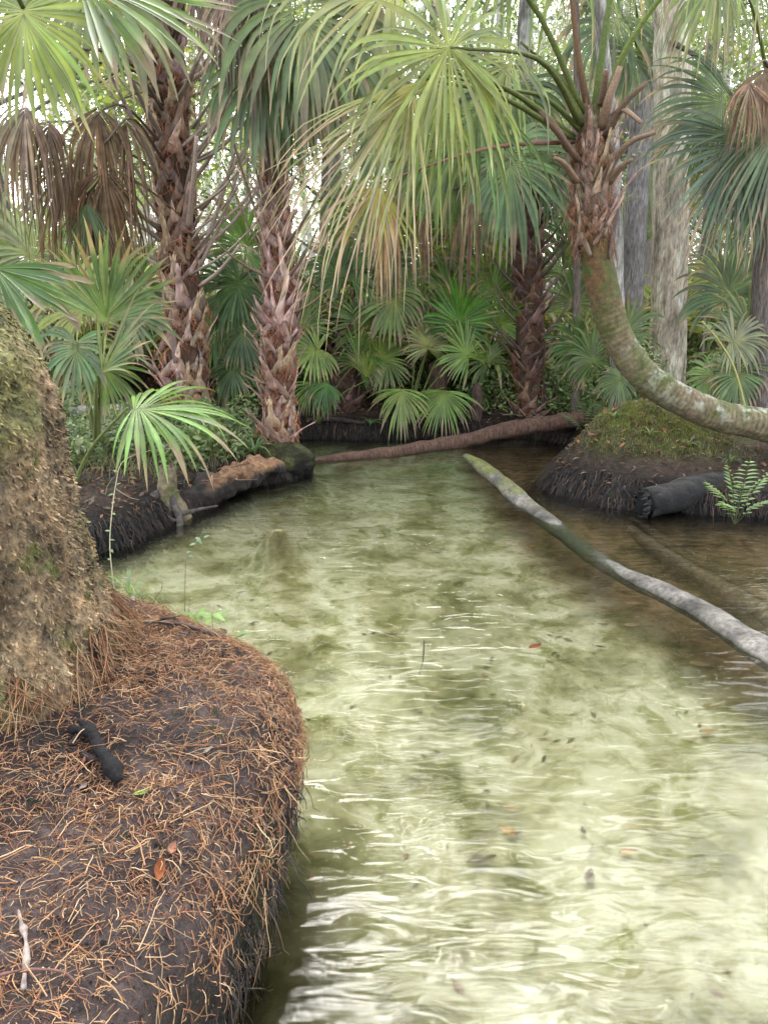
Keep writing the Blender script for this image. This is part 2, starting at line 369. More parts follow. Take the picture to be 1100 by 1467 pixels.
dn = .06*fbm(V*2.4, 3, 51)+.032*fbm(V*8, 4, 52)+.008*fbm(V*40, 2, 53)
side = np.clip((.5-V[..., 2])/.2, 0, 1)
rad = np.stack([np.cos(ph), np.sin(ph), 0*ph], -1)[None]
V = V+rad*(dn*side)[..., None]; V[..., 2] += dn*(1-side)
V[..., 2] += bump(V[..., 0], V[..., 1], -1.55, 2.4, .75, .75, .10)
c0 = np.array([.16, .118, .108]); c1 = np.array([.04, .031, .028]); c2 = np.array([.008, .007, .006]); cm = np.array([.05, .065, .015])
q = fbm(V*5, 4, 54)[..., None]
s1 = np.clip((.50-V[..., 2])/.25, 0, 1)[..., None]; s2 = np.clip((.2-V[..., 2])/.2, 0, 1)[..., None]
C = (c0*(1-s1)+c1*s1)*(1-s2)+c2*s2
C = C*np.clip(1+1.1*q, .25, 2); mm = np.clip(fbm(V*3.1, 4, 57)*1.8-.1, 0, 1)[..., None]*np.clip((.46-V[..., 2])/.15, 0, 1)[..., None]*np.clip(V[..., 2:3]/.1, 0, 1)*.9
C = C*(1-mm)+cm*mm*1.3
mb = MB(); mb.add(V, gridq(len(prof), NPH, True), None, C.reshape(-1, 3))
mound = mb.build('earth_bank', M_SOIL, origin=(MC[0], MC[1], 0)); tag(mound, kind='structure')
if mound.data.polygons[10].normal.z < 0: mound.data.flip_normals()
mq = gridq(len(prof), NPH, True); mv = V.reshape(-1, 3)
MBV = BVHTree.FromPolygons([tuple(v) for v in mv], mq.tolist())
def hit(px, py, tree=None):
    r = ray(px, py); o = Vector((0, 0, HC)); best = None
    for t in ([tree] if tree else [MBV, GB]):
        h = t.ray_cast(o, Vector(r).normalized())
        if h[0] and (best is None or h[3] < best[3]): best = h
    if not best: return gp(px, py), A(0, 0, 1)
    n_ = np.array(best[1]); return np.array(best[0]), (-n_ if np.dot(n_, r) > 0 else n_)

# rootlets lying on the mound
fc = mv[mq].mean(1); fn = nrm(np.cross(mv[mq[:, 1]]-mv[mq[:, 0]], mv[mq[:, 3]]-mv[mq[:, 0]])); fn = np.where((fn[:, 2:3] < -.3) & (fc[:, 2:3] > .3), -fn, fn)
cen = A(MC[0], MC[1], 0.1); fn = np.where((np.sum(fn*(fc-cen), 1) < 0)[:, None], -fn, fn)
area = np.linalg.norm(np.cross(mv[mq[:, 1]]-mv[mq[:, 0]], mv[mq[:, 3]]-mv[mq[:, 0]]), axis=1)
def strands(mb, n, wgt, L=(.03, .12), r=(.0009, .0022), lift=.010, cols=((.42, .22, .09),), down=0, K=5, sag=0, curl=1.0):
    p_ = wgt*area; p_ = p_/p_.sum(); idx = rng.choice(len(fc), n, p=p_)
    base = fc[idx]+rng.normal(0, .006, (n, 3)); nn = nrm(fn[idx]+rng.normal(0, .15, (n, 3)))
    d = rng.normal(0, 1, (n, 3)); d[:, 2] -= down; d = nrm(d-nn*np.sum(d*nn, 1)[:, None])
    b = np.cross(nn, d); l = rng.uniform(*L, n)*rng.choice([.6, 1, 1, 1.5], n); cv = rng.normal(0, curl, n); cv2 = rng.normal(0, curl*1.3, n)
    t = np.linspace(0, 1, K); ang = cv[:, None]*t+cv2[:, None]*t**2*np.sign(np.sin(t*9+idx[:, None]))
    st = np.cos(ang)[..., None]*d[:, None]+np.sin(ang)[..., None]*b[:, None]+rng.normal(0, .06, (n, K, 3))
    st[..., 2] -= sag*t
    P = base[:, None]+np.cumsum(st, 1)*(l/K)[:, None, None]
    arch = rng.uniform(0, 1, n)**2*lift
    P = P+nn[:, None]*(.002+arch[:, None]*np.sin(PI*t*rng.uniform(.5, 1, n)[:, None]))[..., None]
    R = rng.uniform(*r, n)[:, None]*(1-.5*t)
    T = nrm(np.gradient(P, axis=1)); X = nrm(np.cross(T, nn[:, None])); Yv = np.cross(T, X)
    a = np.arange(3)*2*PI/3
    V = P[:, :, None]+(np.cos(a)[None, None, :, None]*X[:, :, None]+np.sin(a)[None, None, :, None]*Yv[:, :, None])*R[..., None, None]
    cc = np.array(cols)[rng.integers(0, len(cols), n)]*rng.uniform(.55, 1.35, (n, 1))
    C = np.repeat(cc[:, None], K*3, 1)
    Q = (gridq(K, 3, True)[None]+(np.arange(n)*K*3)[:, None, None]).reshape(-1, 4)
    mb.add(V, Q, None, C.reshape(-1, 3))
vis = (fc[:, 0] > -2.3) & (fc[:, 1] > .5) & (fc[:, 2] > -.02)
d2edge = np.interp(np.unwrap(np.arctan2(fc[:, 1]-MC[1], fc[:, 0]-MC[0]+0)), np.linspace(-PI, PI, 10), np.zeros(10))
patch = np.clip(1+1.5*fbm(fc*4.5, 3, 71), .4, 2.2)*np.where(fc[:, 1] < 1.9, 1.7, 1)
mb = MB()
wt = vis*patch*np.where(fc[:, 2] > .33, 1.0, np.where(fc[:, 2] > .2, .25, .02))
wt2 = wt*(1+2.0*((fc[:, 1] > 2.2) & (fc[:, 0] > -1.1)))
OR = ((.46, .23, .10), (.38, .17, .08), (.56, .33, .16), (.26, .11, .06), (.62, .42, .24))
strands(mb, 36000, wt2, L=(.018, .06), r=(.0008, .0017), lift=.012, cols=OR, down=.3, K=5, curl=.22)
strands(mb, 3200, wt, L=(.06, .15), r=(.0011, .0024), lift=.02, cols=OR, down=.5, K=7, curl=.32)
strands(mb, 9000, wt2, L=(.01, .04), r=(.0006, .0012), lift=.006, cols=((.25, .12, .07), (.16, .09, .06), (.3, .17, .1)), K=4)
cl = MB()
for s_, n_ in ((.004, 5200), (.009, 900)):      # crumbs of soil and bark
    p_ = vis*area*(fc[:, 2] > .2); ii = rng.choice(len(fc), n_, p=p_/p_.sum()); base = fc[ii]+rng.normal(0, .006, (n_, 3))+fn[ii]*.001
    oct_ = np.array([(1, 0, 0), (0, 1, 0), (-1, 0, 0), (0, -1, 0), (0, 0, 1), (0, 0, -1)], float)
    Vc = base[:, None]+oct_[None]*rng.uniform(.4, 1.4, (n_, 6, 1))*s_*rng.uniform(.4, 1, (n_, 1, 1))
    Tc = np.array([(0, 1, 4), (1, 2, 4), (2, 3, 4), (3, 0, 4), (1, 0, 5), (2, 1, 5), (3, 2, 5), (0, 3, 5)])
    cc_ = np.array([(.05, .035, .03), (.10, .07, .06), (.25, .2, .18), (.16, .09, .06), (.03, .02, .02)])[rng.choice(5, n_, p=[.4, .25, .08, .15, .12])]
    cl.add(Vc, None, (Tc[None]+(np.arange(n_)*6)[:, None, None]).reshape(-1, 3), np.repeat(cc_, 6, 0))
tag(cl.build('soil_crumbs', M_SOIL, smooth=False, origin=(MC[0], MC[1], .5)), 'dark crumbs of soil and bark strewn on the near bank', 'soil crumbs', kind='stuff')
rl = mb.build('rootlets', M_ROOT, origin=(MC[0], MC[1], .5)); tag(rl, 'thin orange palm rootlets strewn over the dark near bank', 'roots', kind='stuff')
mb = MB()
wt = vis*np.where((fc[:, 2] < .3) & (fc[:, 2] > .0), 1, 0.)*1.0
strands(mb, 2600, wt, L=(.05, .14), r=(.001, .0028), lift=.02, cols=((.05, .04, .035), (.08, .06, .05), (.03, .025, .02), (.14, .1, .07)), down=2.2, K=6, sag=.6, curl=.5)
strands(mb, 1500, vis*np.where(fc[:, 2] < .12, 1., 0.), L=(.08, .2), r=(.002, .006), lift=.03, cols=((.03, .025, .022), (.05, .04, .035), (.10, .08, .06)), down=2.6, K=7, sag=.9, curl=.4)
fr_ = mb.build('root_fringe', M_ROOT, origin=(MC[0], MC[1], .2)); tag(fr_, 'black root fringe hanging from the undercut side of the near bank to the water', 'roots', kind='stuff')

# ------------------------------------------------------------------ palm pieces
GREEN = (.17, .27, .07); DGREEN = (.07, .14, .05); YGREEN = (.30, .42, .07); BLUEG = (.15, .25, .14); PALE = (.34, .42, .22)
TAN = (.48, .36, .22); BROWN = (.22, .15, .11); GREYB = (.30, .24, .20)
def sd(deg, depth=0.0):
    a = math.radians(deg); return nrm(A(math.cos(a), depth, math.sin(a)))
def fan(mb, hub, d, n, L, spread=5.4, ns=46, droop=.5, split=.5, col=GREEN, tip=TAN, tipamt=.25, hubcol=None, K=11, wid=1.0, cup=.12, costa=.16, fold=.28, jit=1.0, r=None, bend=0.0):
    R_ = r or rng
    d = nrm(d); n = nrm(np.asarray(n)-d*np.dot(n, d)); s = np.cross(n, d); hub = np.asarray(hub, float)
    a = np.linspace(-spread/2, spread/2, ns)+R_.normal(0, .012*jit, ns)
    def sm(amp, m=7):
        y = R_.normal(0, 1, m); return amp*np.interp(np.linspace(0, m-1, ns), np.arange(m), y)
    a = a+sm(.045*min(jit, 2), 11); l = L*(.70+.30*np.cos(a/(spread/2)*1.25))*R_.uniform(.84, 1.06, ns)*(1+sm(.07, 9)); l = np.where(R_.random(ns) < .05*jit, l*R_.uniform(.3, .8, ns), l)
    D = np.cos(a)[:, None]*d+np.sin(a)[:, None]*s+n*(cup+sm(.10)+R_.normal(0, .035*jit, ns))[:, None]
    D = D-n*(R_.uniform(.05, .5)*min(jit, 1.5)*np.abs(np.sin(a*.5))**1.5)[:, None]; D = nrm(D); tang = -np.sin(a)[:, None]*d+np.cos(a)[:, None]*s
    o = hub+d*(costa*L*np.clip(np.cos(a*.55), 0, 1)**2)[:, None]-A(0, 0, 1)*(costa*L*.25*np.clip(np.cos(a*.55), 0, 1)**2*droop)[:, None]
    t = np.linspace(0, 1, K); st = l/(K-1); dj = np.clip(R_.uniform(.55, 1.45, ns)*(1+sm(.3)), .1, 3)
    kink = R_.random(ns) < .22*jit; kp = R_.uniform(.5, .85, ns)
    cur = D.copy(); pts = [o]; tg = [tang]; cl = [cur]
    ct = tang
    for k in range(1, K):
        g = droop*.55*(t[k]**1.4)*dj
        g = g+np.where(kink & (t[k] > kp), .55*droop+.1, 0)
        cur = nrm(cur+A(0, 0, -1)*g[:, None]+n*(bend*t[k]*.2)+R_.normal(0, .012*jit, (ns, 3)))
        pts.append(pts[-1]+cur*st[:, None]); cl.append(cur)
        tw = R_.normal(0, .10*jit, ns)*max(0, t[k]-split)*2
        ct = nrm(ct-cur*np.sum(ct*cur, 1)[:, None]+np.cross(cur, ct)*tw[:, None]); tg.append(ct)
    P = np.stack(pts, 1); TG = np.stack(tg, 1); CU = np.stack(cl, 1)
    da = spread/(ns-1)
    spl = split*R_.uniform(.75, 1.2, ns)
    tt = t[None]; grow = np.minimum(tt, spl[:, None])*l[:, None]*da*.5+.0015
    tap = np.where(tt > spl[:, None], np.clip(1-(tt-spl[:, None])/(1-spl[:, None]), 0, 1)**.75, 1)
    wdt = grow*tap*wid*1.06
    NN = nrm(np.cross(CU, TG))
    Vl = P-TG*wdt[..., None]; Vr = P+TG*wdt[..., None]; Vm = P-NN*(wdt*fold*2)[..., None]
    V = np.stack([Vl, Vm, Vr], 2)
    col = np.asarray(col, float)*A(1.12, 1.0, .85); tipc = np.asarray(tip, float); hc = np.asarray(hubcol if hubcol is not None else np.minimum(col*A(1.7, 1.5, 1.0), 1), float)
    seg = col*R_.uniform(.72, 1.28, (ns, 1))*(1+R_.normal(0, .06, (ns, 3)))
    ta = np.clip((tt-(1-tipamt*R_.uniform(0, 2.0, (ns, 1))))/.12, 0, 1)[..., None]
    ha = np.clip(1-tt/.3, 0, 1)[..., None]*.6
    Cc = seg[:, None]*(1-ta)+tipc*R_.uniform(.6, 1.2, (ns, 1, 1))*ta; Cc = Cc*(1-ha)+hc*ha
    Cc = np.repeat(Cc[:, :, None], 3, 2); Cc[:, :, 1] *= 1.18
    Q = (gridq(K, 3)[None]+(np.arange(ns)*K*3)[:, None, None]).reshape(-1, 4)
    mb.add(V, Q, None, Cc.reshape(-1, 3))

def frond(parent, base, hub, d=None, n=None, bow=.12, pr=(.022, .012), pcol=(.14, .17, .05), dead=False, mid=None, name='frond', **k):
    base = np.asarray(base, float); hub = np.asarray(hub, float); L0 = np.linalg.norm(hub-base)
    m = (base+hub)/2+A(0, 0, 1)*bow*L0 if mid is None else np.asarray(mid, float)
    pth = spline([base, m, hub], 12)
    if d is None: d = nrm(hub-pth[-3])
    d = nrm(d)
    if n is None: n = A(0, 0, 1) if abs(d[2]) < .8 else nrm(A(-base[0]+hub[0], -base[1]+hub[1], .2))
    mb = MB(); fan(mb, hub, d, n, **k)
    f = mb.build(name, M_DEAD if dead else M_LEAF, parent)
    mp = MB(); tube(mp, pth, pr, k=6, col=pcol, flat=.6, cn=.2, fq=4)
    mp.build('petiole', M_TWIG, f)
    return f

# leaf bases ("boots") that clothe a palm trunk
def boot_mesh(i):
    r = np.random.default_rng(100+i); mb = MB(); h = r.uniform(.10, .26); out = r.uniform(.02, .09)
    if i % 3 == 2: h = r.uniform(.28, .42); out = r.uniform(.10, .2)
    c = A(.28, .235, .20)*r.uniform(.45, 1.3)*A(1, r.uniform(.85, 1.05), r.uniform(.7, 1.05)); tipc = c*1.5
    for sgn in (-1, 1):
        tube(mb, [(-.02, sgn*.115, -.13), (.0, sgn*.075, -.05), (.02, sgn*.03, .03), (.03, sgn*.01, .08)], [.026, .034, .036, .02], k=6, n=7, col=c*.75, flat=.4, up=(1, 0, 0), nz=.006, fq=20, seed=i)
    n_ = 9; P = spline([(.010, 0, -.03), (.02+out*.3, 0, h*.45), (.02+out, r.normal(0, .02), h)], n_)
    tube(mb, P, [.060, .056, .046, .036, .029, .025, .022, .019, .008], k=8, col=np.linspace(0, 1, n_)[:, None]*(tipc-c)+c, flat=.26, up=(1, 0, 0), nz=.014, fq=22, seed=i+5, cn=.8)
    for q_ in range(4):   # split tips
        y = r.normal(0, .018); tube(mb, [P[6]+A(0, y*.5, 0), P[8]+A(.01, y, r.uniform(-.02, .05))], [.010, .002], k=4, n=4, col=tipc*r.uniform(.6, 1.3), flat=.4)
    for q_ in range(14):   # fibre rags
        y = r.normal(0, .05); z = r.uniform(-.1, .05)
        tube(mb, [(.0, y, z), (.04, y+r.normal(0, .04), z-.04), (.045, y+r.normal(0, .05), z-.12)], [.003, .0015], k=3, n=5, col=A(.3, .14, .08)*r.uniform(.7, 1.3))
    return mb.mesh('leaf_base', M_BOOT, (0, 0, 0))
BOOTS = [boot_mesh(i) for i in range(12)]
def boot_mesh_tint(i, tint):
    me = BOOTS[i].copy(); n = len(me.vertices); a = np.zeros(n*4, np.float32); me.color_attributes['Col'].data.foreach_get('color', a)
    a = a.reshape(-1, 4); a[:, :3] *= np.asarray(tint); me.color_attributes['Col'].data.foreach_set('color', a.ravel()); return me
from mathutils import Matrix
def put_boots(parent, P, R, n, t0=0, t1=1, size=1.0, tint=None, face=False, seed=1, tilt=0.0):
    """spiral of leaf bases along trunk path P (dense polyline) with radii R"""
    r = np.random.default_rng(seed); T = nrm(np.gradient(P, axis=0)); off = OFF[parent.name]
    ms = BOOTS if tint is None else [boot_mesh_tint(i, tint) for i in range(12)]
    for i in range(n):
        if r.random() < .10: continue
        t = t0+(t1-t0)*(i+.5+r.normal(0, 1.2))/n; t = min(max(t, t0), t1); x = t*(len(P)-1); k = min(int(x), len(P)-2); f = x-k
        p = P[k]*(1-f)+P[k+1]*f; rad = np.interp(t, np.linspace(0, 1, len(R)), R); ax = T[k]
        az = i*2.39996+r.normal(0, .12)
        e1 = nrm(np.cross(A(0, 1, 0), ax)); e2 = np.cross(ax, e1)
        if face: az = -PI/2+((i*.618034) % 1-.5)*3.9+r.normal(0, .08)
        o_ = math.cos(az)*e1+math.sin(az)*e2
        if face: o_ = math.cos(az)*A(1, 0, 0)+math.sin(az)*A(0, 1, 0); o_ = nrm(o_-ax*np.dot(o_, ax))
        y_ = np.cross(ax, o_); s = size*r.uniform(.65, 1.35)
        tl = tilt+r.normal(0, .2); y_ = nrm(y_+ax*r.normal(0, .18)); o_ = nrm(np.cross(y_, ax)); ax = np.cross(o_, y_); o2 = o_*math.cos(tl)-ax*math.sin(tl); a2 = ax*math.cos(tl)+o_*math.sin(tl)
        M = Matrix(((o2[0], y_[0], a2[0], 0), (o2[1], y_[1], a2[1], 0), (o2[2], y_[2], a2[2], 0), (0, 0, 0, 1)))
        ob = bpy.data.objects.new('leaf_base', ms[int(r.integers(0, 12))]); COL.objects.link(ob); ob.parent = parent
        q_ = p+o_*rad*.97-off
        ob.matrix_local = Matrix.Translation(Vector(q_)) @ M @ Matrix.Scale(s, 4)
def stalk(parent, a, b, r=(.02, .010), col=(.16, .12, .09), bow=.05, c=None):
    a = np.asarray(a, float); b = np.asarray(b, float); m = (a+b)/2-A(0, 0, 1)*bow*np.linalg.norm(b-a)
    if c is not None: m = np.asarray(c, float)
    mb = MB(); tube(mb, [a, m, b], r, k=6, n=9, col=np.asarray(col, float)*rng.uniform(.7, 1.4), flat=.55, nz=.003, fq=12, cn=.3)
    mb.build('dead_stalk', M_TWIG, parent)
def trunk(parent, pts, R, col=(.15, .085, .06), mat=None, n=60, k=28, nz=.04, fq=9, seed=0, name='trunk', colfn=None):
    P = spline(pts, n); mb = MB(); RR_ = np.interp(np.linspace(0, 1, n), np.linspace(0, 1, len(R)), R)
    tube(mb, P, RR_, k=k, col=col, nz=nz, fq=fq, seed=seed, cn=.3, colfn=colfn)
    mb.build(name, mat or M_PTRUNK, parent); return P, RR_

HAZE = .027
def leafcloud(mb, cen, rad, n, size, colors, r, ncl=40, cs=.35):
    c_ = r.normal(0, 1, (ncl, 3)); c_ = nrm(c_)*r.uniform(.25, 1, (ncl, 1))**.6*np.asarray(rad)+np.asarray(cen)
    i = r.integers(0, ncl, n); p = c_[i]+r.normal(0, 1, (n, 3))*cs*np.array([1, 1, .6]); tone = r.uniform(.6, 1.35, ncl)[i][:, None]
    nn = nrm(A(0, 0, .6)+r.normal(0, .7, (n, 3))); u = nrm(np.cross(nn, r.normal(0, 1, (n, 3)))); v = np.cross(nn, u); l = r.uniform(.6, 1.2, (n, 1))*size; w_ = l*.45
    cc_ = np.array(colors)[r.integers(0, len(colors), n)]*tone*r.uniform(.75, 1.25, (n, 1))
    mb.add(np.stack([p-u*l, p+v*w_+nn*w_*.3, p+u*l, p-v*w_+nn*w_*.3], 1), np.arange(n*4).reshape(-1, 4), None, np.repeat(cc_, 4, 0))
# ------------------------------------------------------------------ leaning curved palm on the right
Y0 = 6.8
pts = [at(x, y, yy) for x, y, yy in [(1215, 655, 7.05), (1160, 632, 7.0), (1100, 610, 6.95), (1035, 597, 6.9), (975, 573, 6.85), (925, 540, 6.8), (888, 490, 6.8), (867, 430, 6.8), (855, 375, 6.8), (848, 330, 6.8), (845, 280, 6.8), (847, 230, 6.8), (850, 180, 6.8), (850, 150, 6.8)]]
pts[0][2] -= .1
LP = empty('cabbage_palm', (pts[0][0], pts[0][1], gz(pts[0][0], pts[0][1])), 'palm whose bare mossy trunk curves low from the right bank then turns upright', 'palm tree')
def curvecol(V, ring, C):
    z = V[..., 2]; px = V[..., 0]
    a = np.clip((V[..., 2]-1.45)/.5, 0, 1)[..., None]      # upper bark is rusty and bare
    g = np.clip(fbm(V*A(3, 3, 3), 3, 5)*1.2+.45, 0, 1)[..., None]
    rg = np.sin(np.arange(V.shape[0])[:, None]*.85+5*fbm(V*2.5, 2, 44))[..., None]*np.clip(.5+fbm(V*5, 2, 45), .1, 1)[..., None]
    low = (A(.27, .19, .13)*(1-g)+A(.17, .17, .07)*g)*(1+.35*rg)
    up_ = np.clip(.5+ring[..., 2:3]*.5, 0, 1); pale = np.clip(fbm(V*11, 5, 6)*5-.1, 0, 1)[..., None]*np.clip((px-1.9)/.4, 0, 1)[..., None]*up_
    pale = pale*.7; low = low*(1-pale)+A(.58, .63, .52)*pale
    rust = A(.20, .11, .05)*(1-g)+A(.13, .12, .04)*g
    return low*(1-a)+rust*a
P = spline(pts, 900); R = np.interp(np.linspace(0, 1, 900), [0, .2, .5, .62, .7, .8, .9, 1], [.17, .142, .13, .132, .128, .12, .11, .08])
mb = MB(); tube(mb, P, R, k=72, col=(.25, .2, .14), nz=.016, fq=13, seed=3, colfn=curvecol); mb.build('trunk', M_CURVE, LP)
Pc = spline([at(849, 345, Y0), at(846, 290, Y0), at(847, 230, Y0), at(850, 175, Y0)], 40)
put_boots(LP, Pc, [.13, .125, .11, .08], 46, size=.8, tint=(1.3, 1.2, 1.0), face=True, seed=4)
put_boots(LP, Pc, [.13, .12, .10, .08], 24, size=.85, tint=(1.2, 1.05, .9), seed=14)
C0 = at(850, 178, Y0)
def pf(base, hub, hy, ang, dep=0., L=1.0, droop=.5, mid=None, n=None, parent=LP, by=Y0, **k):
    b = at(*base, by); h = at(*hub, hy); b = b if base[1] > 150 else b
    m = None if mid is None else at(mid[0], mid[1], (by+hy)/2)
    return frond(parent, b, h, pr=(.036, .013), d=sd(ang, dep), n=(A(0, -1, .25) if n is None else n), mid=m, L=L, droop=droop, **k)
T_ = dict(wid=1.0, jit=2.4)
pf((835, 185), (645, 68), 5.2, 200, -.1, .86, .38, mid=(775, 88), spread=6.1, ns=60, col=(.31, .41, .14), hubcol=(.66, .70, .14), tip=(.7, .7, .45), tipamt=.12, split=.48, cup=-.05, costa=.03, wid=.8, jit=2.6)
pf((840, 170), (575, -35), 5.9, 205, -.1, 1.15, .7, mid=(740, -20), spread=3.0, ns=24, col=(.42, .5, .27), tip=(.6, .5, .32), tipamt=.15, split=.25, costa=.08, **T_)
pf((820, 200), (600, 110), 5.5, 234, -.1, 1.75, .33, mid=(720, 140), spread=1.5, ns=34, col=(.46, .5, .28), tip=(.75, .52, .38), tipamt=.45, split=.18, costa=.05, **T_)
pf((820, 195), (640, 100), 5.6, 221, -.1, 1.8, .28, mid=(730, 130), spread=1.0, ns=20, col=(.42, .48, .26), tip=(.75, .55, .4), tipamt=.35, split=.18, costa=.05, **T_)
pf((820, 195), (640, 110), 5.9, 252, -.1, 1.2, .55, mid=(730, 130), spread=1.6, ns=22, col=(.30, .40, .12), tip=(.62, .46, .32), tipamt=.2, split=.25, costa=.05, **T_)
pf((820, 203), (545, 262), 5.7, 246, 0, .8, .8, mid=(700, 212), spread=2.2, ns=20, col=(.42, .42, .13), tip=(.7, .48, .36), tipamt=.5, split=.25, pcol=(.22, .12, .08), costa=.05, **T_)
pf((835, 190), (690, 128), 6.3, 262, .1, .95, .6, mid=(775, 138), spread=2.8, ns=28, col=(.16, .28, .10), split=.3, **T_)
pf((838, 180), (745, 60), 6.6, 235, .3, 1.0, .9, mid=(800, 110), spread=3.2, ns=24, col=(.30, .40, .22), tip=(.5, .5, .3), split=.25, **T_)
U_ = dict(wid=.7, jit=2.2, split=.25)
pf((842, 160), (812, -95), 6.4, 100, -.3, 1.1, .95, mid=(825, 60), spread=5.4, ns=32, col=(.24, .34, .16), pcol=(.2, .12, .07), **U_)
pf((852, 160), (892, -120), 6.3, 80, -.3, 1.05, .95, mid=(866, 50), spread=5.4, ns=32, col=(.24, .34, .15), pcol=(.16, .22, .07), **U_)
pf((862, 165), (1030, -110), 6.0, 35, -.3, 1.0, .95, mid=(905, 55), spread=5.0, ns=32, col=(.25, .34, .14), tip=(.5, .45, .25), pcol=(.2, .26, .07), **U_)
pf((838, 175), (730, -75), 6.9, 140, .2, 1.2, .9, mid=(790, 60), spread=5.2, ns=32, col=(.22, .32, .16), **U_)
for a, b, c in [((868, 195), (926, 118), (893, 150)), ((862, 150), (868, 100), None), ((872, 240), (938, 190), (900, 205)), ((872, 262), (906, 228), (890, 238)), ((880, 165), (918, 176), (895, 158)),
                ((828, 230), (742, 135), (790, 180)), ((825, 260), (794, 226), (808, 235)), ((815, 215), (762, 150), (790, 175)), ((862, 185), (888, 95), (872, 140))]:
    stalk(LP, at(*a, Y0-.12), at(*b, Y0-.35), r=(.042, .022), col=(.24, .16, .11), c=None if c is None else at(*c, Y0-.3))

# ------------------------------------------------------------------ other big palms
def palm(base, pts, R, label, nb, size=1.0, tint=None, seed=1, t0=0., t1=1., col=(.15, .085, .06), tilt=0, face=True, group=None, name='cabbage_palm'):
    e = empty(name, base, label, 'palm tree', group); P_, R_ = trunk(e, pts, R, seed=seed, col=col)
    put_boots(e, P_, R, nb, t0=t0, t1=t1, size=size, tint=tint, seed=seed, tilt=tilt, face=face); return e, P_, R_
y1 = 9.0
b1 = at(268, 590, y1); b1[2] = gz(b1[0], y1)
P1, p1, r1 = palm(b1, [b1-A(0, 0, .2), at(269, 560, y1), at(266, 470, y1), at(258, 380, y1), at(252, 270, y1), at(243, 150, y1), at(236, 40, y1), at(232, -70, y1)], [.27, .24, .215, .205, .19, .185, .18, .17],
                  'tall boot-clad palm on the left bank with splayed dead stalks and brown hanging fronds', 98, size=1.15, tint=(1.9, 1.72, 1.6), seed=21, t0=.10, t1=.88, col=(.17, .095, .065))
y2 = 8.05
b2 = at(403, 655, y2); b2[2] = gz(b2[0], y2)
P2, p2, r2 = palm(b2, [b2-A(0, 0, .1), at(402, 640, y2), at(400, 600, y2), at(400, 520, y2), at(403, 440, y2), at(400, 370, y2), at(396, 300, y2), at(392, 225, y2)], [.20, .17, .14, .145, .155, .14, .11, .07],
                  'palm with rusty red trunk foot standing at the water edge on the left', 96, size=.9, tint=(1.75, 1.55, 1.45), seed=33, tilt=.12, t0=.17, col=(.26, .12, .075))
y3 = 10.4
b3 = at(757, 604, y3); b3[2] = gz(b3[0], y3)
P3p, p3, r3 = palm(b3, [b3-A(0, 0, .1), at(758, 590, y3), at(757, 520, y3), at(756, 450, y3), at(758, 380, y3), at(757, 300, y3), at(750, 225, y3)], [.20, .185, .18, .18, .17, .13, .08],
                   'dark shaggy palm on the far bank behind the fallen log', 92, size=1.05, tint=(1.1, .9, .85), seed=45, tilt=.35)
y4 = 10.6
b4 = at(497, 590, y4); b4[2] = gz(b4[0], y4)
P4, p4, r4 = palm(b4, [b4-A(0, 0, .1), at(497, 560, y4), at(496, 500, y4), at(498, 450, y4)], [.2, .17, .15, .12],
                  'short young palm stub on the far bank right of the red-footed palm', 36, size=1.0, tint=(.8, .65, .62), seed=51, tilt=.2)
rs = np.random.default_rng(77)
# long dead stalks in a V on the left palm, the second and the far palm
for (x0, y0, x1, y1_) in [(230, 330, 125, 225), (238, 350, 150, 270), (285, 385, 352, 215), (285, 370, 340, 205), (288, 360, 385, 250), (287, 410, 345, 350), (270, 330, 282, 195), (262, 290, 292, 130), (235, 300, 165, 190), (240, 270, 182, 150),
                          (232, 240, 160, 110), (275, 260, 330, 170), (262, 210, 330, 130), (278, 230, 340, 105), (236, 200, 180, 95), (250, 150, 300, 40), (262, 120, 322, 70), (235, 130, 190, 20), (228, 340, 110, 250), (286, 340, 372, 262), (288, 300, 352, 210)]:
    stalk(P1, at(x0, y0, 8.85), at(x1, y1_, 8.85-rs.uniform(-.1, .8)), r=(.040, .02), col=(.40, .31, .26), bow=.06)
for k_ in range(24):      # bare old petioles fanning out of the tall left palm
    y_ = rs.uniform(90, 400); sg = rs.choice([-1, 1]); L_ = rs.uniform(90, 165); a_ = math.radians(rs.uniform(38, 66)); x_ = 252+sg*24
    stalk(P1, at(x_, y_, 8.8), at(x_+sg*L_*math.cos(a_), y_-L_*math.sin(a_), 8.8-rs.uniform(-.2, .7)), r=(.026, .012), col=(.42, .34, .28), bow=.07)
for (x0, y0, x1, y1_) in [(385, 380, 318, 232), (385, 350, 330, 190), (388, 400, 300, 340), (390, 320, 345, 160), (412, 400, 455, 330), (410, 350, 460, 270), (385, 430, 345, 372), (400, 300, 412, 170), (396, 290, 398, 150), (392, 280, 378, 165), (415, 450, 470, 415), (382, 470, 352, 430), (385, 520, 350, 480), (382, 550, 345, 535)]:
    stalk(P2, at(x0, y0, 7.95), at(x1, y1_, 7.9-rs.uniform(0, .4)), r=(.026, .011), col=(.17, .12, .08), bow=.05)
for i in range(26):
    y_ = rs.uniform(240, 520); sg = rs.choice([-1, 1, 1]); x_ = 757+sg*18
    ln = rs.uniform(25, 62)
    stalk(P3p, at(x_, y_, 10.3), at(x_+sg*ln*.75, y_-ln*1.0, 10.2-rs.uniform(0, .5)), r=(.028, .010), col=(.18, .14, .12), bow=.06)
